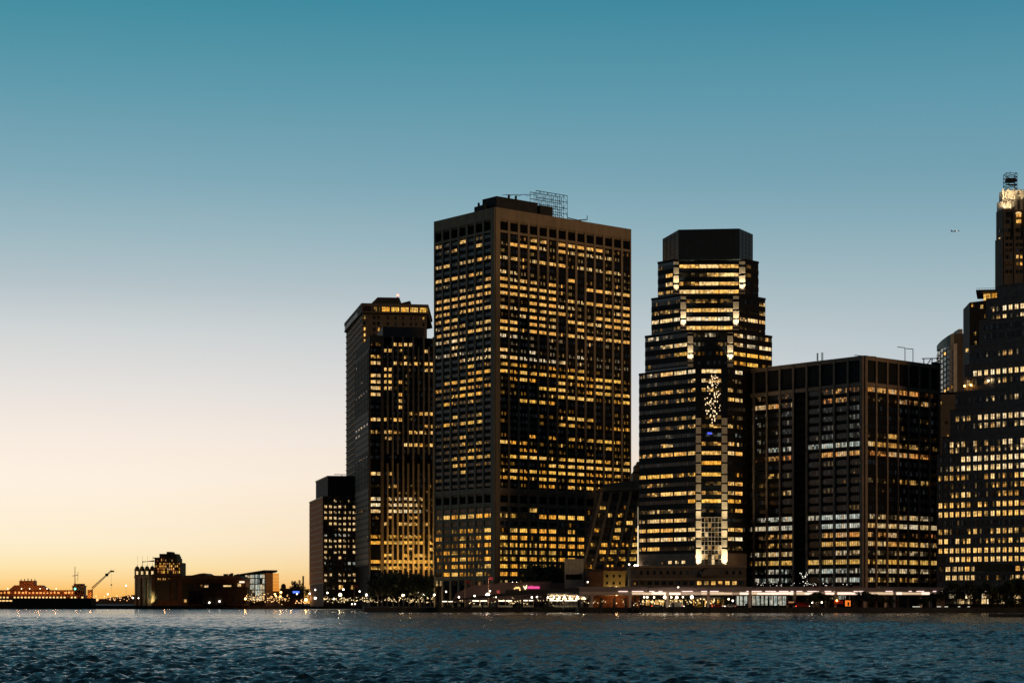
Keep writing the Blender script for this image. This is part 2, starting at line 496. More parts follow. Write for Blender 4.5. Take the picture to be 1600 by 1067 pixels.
# ================================================================== the great brown grid tower
def main_tower():
    Y0 = 1032.0
    K = (X(773.8, Y0), Y0)
    Lf = (X(679, Y0 * 1.0383), Y0 * 1.0383); Rt = (X(985.4, Y0 * 1.0595), Y0 * 1.0595)
    FL = Face(Lf, K); FR = Face(K, Rt)
    back = (Lf[0] + Rt[0] - K[0], Lf[1] + Rt[1] - K[1])
    b = Bld('office_tower', (K[0], K[1], 2), 'tallest brown concrete tower with a dense grid of lit amber windows', bar=.13)
    top = Z(323.9, Y0)
    core = [FL.world(1, 1.0, 0)[:2], (K[0], K[1] + 1.3), FR.world(FR.L - 1, 1.0, 0)[:2], back]
    b.prism('wall', core, 2, top - .5, SPAN_DK)
    P = lambda py: Z(py, Y0)
    zs_top = [P(367 + 11.108 * k) for k in range(36)]
    lowc = [794.9, 804.5, 816.5, 827.4, 839, 850.6, 861.7, 872.2, 883.7, 896]
    zl = [P(q) for q in lowc]
    Rtop = ["..122133333111", "13332132222210", "1..1.1111..1..", "22223331222221", "..2........111", "221111.3.1.121", "32321321.33323",
            "33333321...111", "33333313233333", "11133322111123", "32332332113333", "112332.3322333", "33.332.1311111", "33233323233233",
            "2211.21..2.11.", ".1.1.1..11....", "31121111211111", "33222221211111", "22211212211.1.", "32323223323331", "1232..32223311",
            "11..3331123323", "111.1233331123", "..3332........", "......11....11", "1...112332..11", "1...1.22111122", ".............1",
            "1..2.2.2222321", "32211121111211", "..22.11..1..11", "13333223333222", "11..1333333333", "23232333322221", "23223312222222", "1.1.2213232222"]
    Ltop = ["2113110", "112..3.", ".......", "2312222", ".......", "3332221", "121..13", "..12133", "3333333", "3333331", "2312323", "223.11.",
            "2322123", "2231332", "2233111", "..31...", "2222112", ".112222", "...1312", ".111233", ".333331", "2123222", "1123331", "132121.",
            ".......", "..2112.", "132332.", ".11.11.", "11131..", "1112121", "111122.", ".123332", "..22.11", ".112...", "1......", "......."]
    Rlow = ["...2.....1....", "221.33333.....", ".......1......", "12333312......", "33313333333...", "22222333333...", "22222212222...",
            "22332233......", "33222212......", "33111111......"]
    Llow = ["....1..", "1333333", ".......", "2112213", "3.12123", "2113123", "1322112", "2133213", "1233113", "1332131"]
    pw = 1.45
    for F, n, Tt, Tl, tagf in ((FR, 14, Rtop, Rlow, 'R'), (FL, 7, Ltop, Llow, 'L')):
        ends = (3.0, .9) if tagf == 'R' else (1.2, 3.2)
        span = F.L - ends[0] - ends[1]
        pitch = (span + pw) / n
        bays = [(ends[0] + i * pitch, ends[0] + i * pitch + pitch - pw) for i in range(n)]
        # corner and intermediate piers run the full height
        edges = [0.0] + [v for bb in bays for v in bb] + [F.L]
        for i in range(0, len(edges), 2):
            b.box('pier', F, edges[i], edges[i + 1], -.5, 1.2, 2, top - 11.3, STONE_BR)
        b.box('parapet', F, -.02 if tagf == 'R' else 0.01, F.L, -.5, 1.2, top - 5.6, top, STONE_BR)
        b.box('beam', F, .02, F.L - .02, -.35, 1.1, top - 12.6, top - 11.32, STONE_BR)
        for i in range(0, len(edges), 2):
            b.box('pier', F, edges[i], edges[i + 1], -.5, 1.2, top - 11.3, top - 5.61, STONE_BR)
        for (u0, u1) in bays:           # chamfered heads of the plant-floor openings
            for (zt, hh) in ((top - 5.6, 1.4), (P(766.8), 2.4)):
                m = MB(); p = [F.world(u, v, 0) for u, v in ((u0, -.48), (u1, -.48), (u1, .9), (u0, .9))]
                q = [F.world(u, v, 0) for u, v in ((u0, -.48), (u1, -.48), (u1, .9), (u0, .9))]
                k = [F.world(u, v, 0) for u, v in ((u0, .55), (u1, .55), (u1, .9), (u0, .9))]
                m.prism([(a[0], a[1]) for a in k], zt - hh, zt, top=[(a[0], a[1]) for a in q])
                b.mesh('lintel', m, STONE_BR)
            b.box('louvre', F, u0, u1, .35, .6, top - 11.4, top - 5.8, VOID)
            b.box('louvre', F, u0, u1, .35, .6, P(784), P(769), VOID)
        b.box('beam', F, .02, F.L - .02, -.4, 1.1, P(769) - .05, P(761.2), STONE_BR)
        b.box('beam', F, .02, F.L - .02, -.4, 1.1, P(790.6), P(784.1), STONE_BR)
        for k, z in enumerate(zs_top):
            b.rowwin(F, z, 1.8, Tt[k], bays, 5, 'a' if k > 17 else ('w' if k < 14 else 'n'))
            if k < 35: b.box('spandrel', F, .3, F.L - .3, -.3, .8, (z + zs_top[k + 1]) / 2 - .93, (z + zs_top[k + 1]) / 2 + .93, SPAN_DK)
        for k, z in enumerate(zl):
            b.rowwin(F, z, 2.15, Tl[k], bays, 4, 'a')
            zn = zl[k + 1] if k < 9 else P(909)
            zn2 = (z + zn) / 2
            b.box('spandrel', F, .05, F.L - .05, -.36, .9, zn + 1.1, z - 1.1, STONE_BR)
        b.rowwin(F, P(910), 2.8, "2.1..1.2......"[:n], bays, 3, 'w')
    b.box('roof_edge', FR, 1, FR.L - 1, 1.21, 1.8, top - 1, top - .4, ROOF)
    b.finish()
    # penthouse blocks standing back on the roof
    def off(F, u, v): q = F.world(u, v, 0); return (q[0], q[1])
    PF = Face(off(FR, 9, 15), off(FR, 60, 15))
    Yc = 1058.0
    u0 = PF.u(776); u1 = PF.u(840)
    pts = [PF.pt(u0), PF.pt(u1)]
    dv = depth(PF, 12)
    b.prism('penthouse', [pts[0], pts[1], pts[1] + dv, pts[0] + dv], top - .45, Z(306.5, pts[0].y), ROOF)
    u2 = PF.u(860)
    b.prism('penthouse', [PF.pt(u1) + depth(PF, -2), PF.pt(u2) + depth(PF, -2), PF.pt(u2) + depth(PF, 18), PF.pt(u1) + depth(PF, 18)], top - .44, Z(321.5, PF.pt(u1).y), ROOF)
    q0 = PF.pt(u0) + depth(PF, 8) ; q0x = Vector((X(756, q0.y + 10), q0.y + 10))
    b.prism('plant_room', [Vector((X(741, 1064), 1064)), Vector((X(757, 1056), 1056)), Vector((X(772, 1062), 1062)), Vector((X(757, 1072), 1072))], top - .43, Z(324, 1064), ROOF)
    for px, py in ((795, 304), (806, 306), (748, 317)):
        m = MB(); Y = 1066; m.box(X(px, Y) - .6, X(px, Y) + .6, Y, Y + 1.2, top, Z(py, Y)); b.mesh('vent_pipe', m, ROOF)
    # steel frame of an old roof sign
    sc = empty('scaffold', (X(862, 1078), 1078, top - .4), 'open steel lattice frame standing on the roof of the tallest brown tower', 'scaffold')
    o = sc.location
    SF = Face((X(837.5, 1072), 1072), (X(886.5, 1072 + 14), 1072 + 14))
    zt = Z(298, 1072); rows = [zt, zt - 3.6, zt - 7, zt - 10]
    def add(nm, segs, r):
        m = tubes(segs, r, 4); m.V = [(v[0] - o.x, v[1] - o.y, v[2] - o.z) for v in m.V]; return m.build(nm, STEEL, sc)
    for i in range(9):
        u = SF.L * i / 8
        for v in (0, 5): add('post', [(SF.world(u, v, top - .4 if u > 9 else top + 8), SF.world(u, v, zt))], .16)
    for z in rows:
        for v in (0, 5): add('rail', [(SF.world(0, v, z), SF.world(SF.L, v, z))], .2)
    for i in range(8):
        u, u2_ = SF.L * i / 8, SF.L * (i + 1) / 8
        for j in range(3):
            add('brace', [(SF.world(u, 0, rows[j]), SF.world(u2_, 0, rows[j + 1]))] if (i + j) % 2 else [(SF.world(u2_, 0, rows[j]), SF.world(u, 0, rows[j + 1]))], .1)
        if i > 2:
            for j in range(2):
                z1, z2 = rows[3] - j * 2.4, rows[3] - (j + 1) * 2.4
                add('brace', [(SF.world(u, 2.5, z1), SF.world(u2_, 2.5, z2))], .12); add('rail', [(SF.world(u, 2.5, z2), SF.world(u2_, 2.5, z2))], .14)
    for k in range(7): add('lattice_truss', [((X(790 + k * 7, 1072), 1072, zt - 2 - .9 * (k % 2)), (X(797 + k * 7, 1072), 1072, zt - 2.9 + .9 * (k % 2)))], .13)
    add('lattice_truss', [((X(785, 1072), 1072, zt - 2.4), (X(839, 1072), 1072, zt - 2.0))], .14)
    # window-washing rig near the right edge
    rg = empty('roof_crane', (X(903, 1076), 1076, top + .4), 'small window cleaning crane on the right edge of the tallest tower roof', 'crane')
    m = MB(); m.box(-1.8, 1.8, -1, 1, 0, 1.2); m.build('base', STEEL, rg)
    m = MB(); m.tube((-5.6, 0, 2.6), (0, 0, 1.3), .25); m.tube((0, 0, 1.3), (5, 0, 1.6), .25); m.tube((-5.6, 0, 2.6), (-6, 0, 4.3), .2); m.tube((5, 0, 1.6), (5, 0, 3.8), .2); m.build('jib', STEEL, rg)
    return FL, FR, K
main_tower()

# ================================================================== battered wing to its right
def sloped_wing():
    Yw = 985.0
    F = Face((X(912, Yw), Yw), (X(1012, Yw - 6), Yw - 6))
    z = lambda py: Z(py, Yw)
    b = Bld('office_block', (X(955, Yw), Yw, 2), 'low brown concrete block with slanting columns right of the tallest tower', frame=FRAME)
    xs = lambda py: 936 - (py - 760) * .245 if py > 760 else 936     # left edge leans outwards going down
    dep = 24
    m = MB(); k0 = F.u(xs(856)); k1 = F.u(xs(763))
    pl = [F.pt(k0), F.pt(F.L), F.pt(F.L) + depth(F, dep), F.pt(k0) + depth(F, dep)]
    pt = [F.pt(k1), F.pt(F.L), F.pt(F.L) + depth(F, dep), F.pt(k1) + depth(F, dep)]
    m.prism([tuple(p) for p in pl], z(856), z(763), top=[tuple(p) for p in pt]); b.mesh('wall', m, STONE_DK)
    b.prism('wall', [F.pt(F.u(914)), F.pt(F.L), F.pt(F.L) + depth(F, dep), F.pt(F.u(914)) + depth(F, dep)], 2, z(856), STONE_DK)
    m = MB(); a = F.u(941); m.prism([tuple(p) for p in (F.pt(a) + depth(F, 3), F.pt(F.L) + depth(F, 3), F.pt(F.L) + depth(F, 20), F.pt(a) + depth(F, 20))], z(763), [z(756), z(748), z(748), z(756)]); b.mesh('penthouse', m, STONE_BR)
    b.box('parapet', F, F.u(937), F.L, -.4, .8, z(766), z(762.8), STONE_BR)
    rows = [(768, 783)] + []
    cols = 6
    def edge(i, py):        # leaning column lines
        l = xs(py); r = 1012 + 0 * py
        top_l = 940 + i * 15.2
        return top_l - (py - 762) * (.245 - .012 * i)
    rowy = [793, 805, 817, 828, 840, 851, 862, 873, 885]
    pat = [".2.1.22", ".122123", "1112332", "2213133", ".113121", ".232233", "..32121", "1112221", "12.21.."]
    for i in range(0, cols + 1):
        m = MB()
        for (y0, y1) in ((768, 890),):
            u0, u1 = F.u(edge(i, y0)), F.u(edge(i, y1)); w = 1.2
            q = [F.world(u1, -.5, z(y1)), F.world(u1 + w, -.5, z(y1)), F.world(u1 + w, .3, z(y1)), F.world(u1, .3, z(y1))]
            t = [F.world(u0, -.5, z(y0)), F.world(u0 + w, -.5, z(y0)), F.world(u0 + w, .3, z(y0)), F.world(u0, .3, z(y0))]
            m.V = [tuple(v) for v in q + t]
            m.F = [(3, 2, 1, 0), (4, 5, 6, 7), (0, 1, 5, 4), (1, 2, 6, 5), (2, 3, 7, 6), (3, 0, 4, 7)]
        b.mesh('column', m, STONE_BR)
    for k, y in enumerate(rowy):
        for i, ch in enumerate(pat[k]):
            l, r = edge(i - 1, y) + 4.6, edge(i, y) - 1.2
            l = max(l, xs(y) + 1.5); r = min(r, 998)
            if r - l < 4: continue
            b.win(F, F.u(l), F.u(r), z(y + 3.3), z(y - 3.0), 3, 0 if ch == '.' else int(ch), 'a')
    for i in range(cols):
        l, r = edge(i - 1, 775) + 5, edge(i, 775) - 1.5
        if l > 939: b.box('louvre', F, F.u(l), F.u(min(r, 1000)), -.08, .1, z(783), z(769), SPAN_GL)
    b.finish()
sloped_wing()

# ================================================================== striped pier tower and its neighbours on the left
def bays_px(F, edges):
    return [(F.u(a), F.u(b_)) for a, b_ in edges]
def striped_tower():
    Y0 = 1190.0
    K = (X(577.1, Y0), Y0); Lf = (X(556, Y0 * 1.053), Y0 * 1.053); Rt = (X(678.6, Y0 * 1.006), Y0 * 1.006)
    FL, FR = Face(Lf, K), Face(K, Rt)
    z = lambda py: Z(py, Y0)
    b = Bld('office_tower', (K[0], K[1], 2), 'tower of vertical fins lit yellow at the foot, left of the tallest tower', bar=.15)
    back = depth(FR, 45)
    b.prism('wall', [FL.pt(0), FL.pt(FL.L) + Vector((0, .7)), FR.pt(FR.L) + depth(FR, .5), FR.pt(FR.L) + back, FL.pt(0) + Vector((12, 30))], 2, z(526), SPAN_DK)
    b.prism('penthouse', [FR.pt(FR.u(599)) + depth(FR, 3), FR.pt(FR.u(664)) + depth(FR, 3), FR.pt(FR.u(664)) + depth(FR, 30), FR.pt(FR.u(599)) + depth(FR, 30)], z(526) + .05, z(508.4), GRAN_BR)
    b.box('corner_pier', FR, 0, FR.u(579), -.5, 1, 2, z(523.9), GRAN_BR)
    b.box('corner_pier', FR, FR.u(594.8), FR.u(599.6), -.5, 1, 2, z(523.9), GRAN_BR)
    b.box('parapet', FR, FR.u(579) + .01, FR.u(594.8) - .01, -.45, 1, z(535), z(523.9), GRAN_BR)
    b.box('flank', FL, 0, FL.L - .02, -.5, .8, z(880), z(545), GRAN_BR)
    fins = [599.6, 605.5, 613.5, 621.4, 629.8, 637.6, 645.7, 653.7, 661.9, 669.9, 677.4]
    for i, px in enumerate(fins):
        u = FR.u(px - 1.35); u1 = FR.u(px + 1.35)
        if i == 0: continue
        if i % 2 == 0: b.box('fin', FR, u, u1, -1.1, .5, z(906), z(524.5), FIN)
        else:
            b.box('fin', FR, u, u1, -1.1, .5, z(709), z(540), FIN)
            b.box('fin', FR, u, u1, -1.1, .5, z(906), z(723), FIN)
    for i in range(9):
        u = FL.L * (i + .5) / 9
        b.box('fin', FL, u - .35, u + .35, -.8, -.49, z(640), z(549), STONE_DK)
        b.box('fin', FL, u - .35, u + .35, -.8, -.49, z(760), z(706), STONE_DK)
    top = ["1..3333....", ".33.2.1..31", "2...12.1...", "31.32323133", ".33..11..23", "333..11.1..", "333.31.....", "3331.1..1..", "3...3......",
           ".1..3......", ".1..3......", "......32333", "33133.1....", ".........22", "23321132323", ".22........", "....1333323", "...........", "..........."]
    low = [(739.5, "3.3........"), (749.2, "..........."), (758.9, "11221.11.11"), (768.5, "..1.1111.11"), (778.8, "31222232211"), (788.2, "31233333211"),
           (798, "31333332211"), (808.2, "1.2.1.22..."), (818, ".3.13222.3."), (828, "..........."), (837.9, "21322222211"), (847.3, "33323333312"),
           (857.5, ".11..12.1.3"), (867.3, ".32.1313321"), (877, "33333333333"), (886.8, "22333222132"), (897, "...........")]
    bw = [(FR.u(579.2), FR.u(594.6))] + [(FR.u(fins[i] + 1.3 if i else 600), FR.u(fins[i + 1] - 1.3)) for i in range(10)]
    allr = [(537.2 + 9.8 * k, s) for k, s in enumerate(top)] + low
    for (py, s) in allr:
        pal = 'a' if (820 < py or 600 < py < 690 and False) else ('n' if 770 < py < 800 else 'w')
        b.win(FR, bw[0][0], bw[0][1], z(py + 2.9), z(py - 2.7), 6, 0 if s[0] == '.' else int(s[0]), pal)
        b.rowwin(FR, z(py), 2.1, s[1:], bw[1:], 2, pal)
        b.box('spandrel', FR, bw[0][0], FR.L - .2, -.25, .5, z(py + 4.9) - .62, z(py + 4.9) + .62, SPAN_DK)
    for k in range(36): b.box('joint_band', FL, .1, FL.L - .1, -.62, -.4, FL.z(556 + 9.3 * k, FL.L) - .5, FL.z(556 + 9.3 * k, FL.L) + .5, STONE_DK)
    for k in (2, 5, 7, 12, 13, 17, 18, 25, 29):     # a few slots in the stone flank
        py = 560 + 9.8 * k
        lv = ''.join(R.choice('000011') for _ in range(5)) if k not in (7, 12, 17, 25) else '11211'
        b.rowwin(FL, FL.z(py - 2), 1.5, lv.replace('0', ' '), [(FL.L * (i + .25) / 5, FL.L * (i + .8) / 5) for i in range(5)], 2, 'w', v=-.56)
    b.finish()
    # yellow floodlights at the foot of the fins
    for i, px in enumerate((606, 628, 650, 672)):
        Yl = Y0 - 14
        fx = empty('floodlight', (X(px, Yl), Yl, 12.5), '%s yellow floodlight from the left at the foot of the striped tower' % ('first', 'second', 'third', 'fourth')[i], 'floodlight', 'floodlights below the striped tower')
        m = MB(); m.tube((0, 0, -10.5), (0, 0, -.3), .12); m.build('pole', STEEL, fx)
        m = MB(); m.box(-.5, .5, -.4, .4, -.4, .3); m.build('housing', STEEL, fx)
        s = spot('spot', (0, .8, .6), (0, 14, 26), 6000 + 3200 * i, (1, .60, .16), 95); s.parent = fx
striped_tower()

def rear_tower():
    Y0 = 1270.0
    K = (X(566.5, Y0), Y0); Lf = (X(541, Y0 * 1.0725), Y0 * 1.0725); Rt = (X(667.2, Y0 * 1.006), Y0 * 1.006)
    FL, FR = Face(Lf, K), Face(K, Rt)
    z = lambda py: Z(py, Y0)
    b = Bld('office_tower', (K[0], K[1], 2), 'tower behind the striped one with a glowing overhanging top floor and red beacon', bar=.2)
    bk = depth(FR, 60)
    b.prism('wall', [FL.pt(0), FL.pt(FL.L) + Vector((0, .4)), FR.pt(FR.L), FR.pt(FR.L) + bk, FL.pt(0) + Vector((14, 40))], 2, z(489.6), STONE_DK)
    def grow(F, a, b_, v): return [F.world(a, v, 0)[:2], F.world(b_, v, 0)[:2]]
    Kx = (X(564.8, Y0 - 3), Y0 - 3); Lx = (X(538.4, Y0 * 1.0725), Y0 * 1.0725 - 3); Rx = (X(669.6, Y0 * 1.005), Y0 * 1.005 - 3)
    crown = [Lx, Kx, Rx, (Rx[0], Rx[1] + 66), (Lx[0] + 12, Lx[1] + 45)]
    b.prism('soffit', crown, z(489.5), z(487.4), STONE_DK)
    b.prism('parapet', crown, z(479.2), z(474.6), STONE_DK)
    FL2, FR2 = Face(Lx, Kx), Face(Kx, Rx)
    inn = [(Lx[0] + .7, Lx[1] + .6), (Kx[0], Kx[1] + .8), (Rx[0] - .7, Rx[1] + .7), (Rx[0] - .7, Rx[1] + 60), (Lx[0] + 12, Lx[1] + 42)]
    b.prism('core', inn, z(487.5), z(479), SPAN_DK)
    for i in range(7):
        px0 = 566.5 + i * 14.75
        lv = (1, 1, 3, 3, 3, 3, 3)[i]
        b.win(FR2, FR2.u(px0 + .6), FR2.u(px0 + 13.2), z(487.2), z(479.6), 5, lv, 'a', v=.3)
    for i in range(8):
        b.win(FL2, FL2.L * (i + .1) / 8, FL2.L * (i + .95) / 8, z(487.2), z(479.6), 4, 1, 'a', v=.3)
    for i in range(8): b.box('column', FR2, FR2.u(566 + i * 14.75) - .3, FR2.u(566 + i * 14.75) + .45, -.02, .7, z(487.4), z(479.2), STONE_DK)
    for k in range(26):        # pale slab lines on the flank
        py = 497 + 9.7 * k
        b.box('slab_edge', FL, .2, FL.L - .2, -.45, .2, FL.z(py, FL.L) - .35, FL.z(py, FL.L) + .28, SLAB)
    cols = [(568, 571.4), (583.5, 587), (590, 594), (605, 608), (617, 620), (629, 632), (641, 644), (649, 652), (660, 663.5)]
    pat = ["2.11.1.22", ".........", "3.33....1", "3.2......", "3........"]
    for k in range(14):
        s = pat[k] if k < len(pat) else '.........'
        b.rowwin(FR, z(495.5 + 9.2 * k), 2.2, s, bays_px(FR, cols), 1, 'w')
    b.finish()
    # roof plant with a slanted end
    m = MB(); Yr = Y0 + 12
    for (pts, zt) in (([(579, 475), (590, 464.5), (624, 465), (624, 475)], 0),):
        V = [(X(p[0], Yr), Yr, Z(p[1], Yr)) for p in pts]; V2 = [(v[0], v[1] + 26, v[2]) for v in V]
        m.V = V + V2; n = 4
        m.F = [(0, 1, 2, 3), (7, 6, 5, 4)] + [(i, i + 4, (i + 1) % 4 + 4, (i + 1) % 4) for i in range(4)]
    m.V = [(v[0], v[1], v[2] if v[2] > z(474) else z(475.5)) for v in m.V]
    b.mesh('plant_room', m, ROOF)
    m = MB(); V = [(X(624.5, Yr), Yr, z(475)), (X(641, Yr), Yr, z(475)), (X(641, Yr), Yr, Z(470, Yr)), (X(624.5, Yr), Yr, Z(474, Yr))]
    m.V = V + [(v[0], v[1] + 20, v[2]) for v in V]; m.F = [(0, 1, 2, 3), (7, 6, 5, 4)] + [(i, i + 4, (i + 1) % 4 + 4, (i + 1) % 4) for i in range(4)]
    b.mesh('plant_room', m, ROOF)
    m = MB(); m.tube((X(621.5, Yr), Yr, Z(466, Yr)), (X(621.5, Yr), Yr, Z(462, Yr)), .3); b.mesh('mast', m, STEEL)
    m = MB(); m.ball((X(621.5, Yr), Yr, Z(461.5, Yr)), .7); b.mesh('beacon', m, emit('beacon_red', (1, .12, .06), 9))
rear_tower()

def brick_block():
    Y0 = 1250.0
    K = (X(505, Y0), Y0); Lf = (X(484, Y0 * 1.059), Y0 * 1.059); Rt = (X(575, Y0 * 1.006), Y0 * 1.006)
    FL, FR = Face(Lf, K), Face(K, Rt)
    z = lambda py: Z(py, Y0)
    b = Bld('office_block', (K[0], K[1], 2), 'low office block left of all towers, its brick red flank striped with pale slabs', bar=.22, rows=2)
    bk = depth(FR, 50)
    b.prism('wall', [FL.pt(0), FL.pt(FL.L) + Vector((0, .4)), FR.pt(FR.L), FR.pt(FR.L) + bk, FL.pt(0) + Vector((16, 30))], 2, z(776), mat('wall_umber', (.075, .055, .04), .8, .25))
    b.box('parapet', FR, 0, FR.L, -.4, 1, z(777.5), z(774.7), STONE_DK)
    b.box('parapet', FL, 0, FL.L - .02, -.42, 1, z(777.7), z(774.6), SLAB)
    Fk = Face((X(493.5, Y0 * 1.045 + 16), Y0 * 1.045 + 16), (X(512.3, Y0 + 16), Y0 + 16)); 
    Fp = Face((X(512.3, Y0 + 16), Y0 + 16), (X(562, Y0 + 18), Y0 + 18))
    b.prism('penthouse', [Fk.pt(0), Fk.pt(Fk.L), Fp.pt(Fp.L), Fp.pt(Fp.L) + Vector((0, 26)), Fk.pt(0) + Vector((12, 20))], z(776.1), Z(744, Y0 + 16), mat('wall_umber', (.075, .055, .04), .8, .25))
    b.box('coping', Fp, 0, Fp.L, -.3, .5, Z(747.5, Y0 + 16), Z(743, Y0 + 16), STONE_DK)
    b.box('coping', Fk, 0, Fk.L - .02, -.3, .5, Z(745.5, Y0 + 16), Z(742.9, Y0 + 16), SLAB)
    pat = [".121.2.", "3323213", "2322222", "3332333", "1332323", "..12333", "2122321", "3223212", "2223323", "31223.3", "2113111", "2111133", ".......", "2312123", "2112212"]
    cx = [508.8 + 7.4 * i for i in range(7)]
    for k in range(15):
        py = 782.2 + 8.87 * k
        b.rowwin(FR, z(py), 1.85, pat[k], [(FR.u(c - 2.3), FR.u(c + 2.3)) for c in cx], 2, 'c' if k == 6 or k == 11 else 'n')
        b.box('brick_band', FL, .05, FL.L - .05, -.28, .3, FL.z(py + 4.4, FL.L) + .32, FL.z(py - 4.4, FL.L) - .32, BRICK_R)
        b.box('slab_edge', FL, .02, FL.L - .02, -.40, .3, FL.z(py + 4.43, FL.L) - .30, FL.z(py + 4.43, FL.L) + .30, SLAB)
    for i in range(7):
        b.box('pier', FR, FR.u(505.3 + 7.4 * i), FR.u(506.0 + 7.4 * i), -.22, .2, z(912), z(778), STONE_DK)
    for i, (a, c, l) in enumerate(((508, 517, 1), (519, 527, 1), (529, 536, 3), (538, 546, 1), (548, 555, 2))):
        b.win(FR, FR.u(a), FR.u(c), z(920.5), z(913.5), 2, l, 'w')
    b.finish()
    mm = MB(); 
    cr = empty('roof_crane', (X(534, Y0 + 22), Y0 + 22, Z(744, Y0 + 16)), 'thin T-shaped rig on the roof of the low block at the left end', 'crane')
    mm.tube((0, 0, 0), (0, 0, 1.6), .2); mm.tube((-5, 0, 1.6), (4, 0, 1.5), .2); mm.build('jib', STEEL, cr)
brick_block()
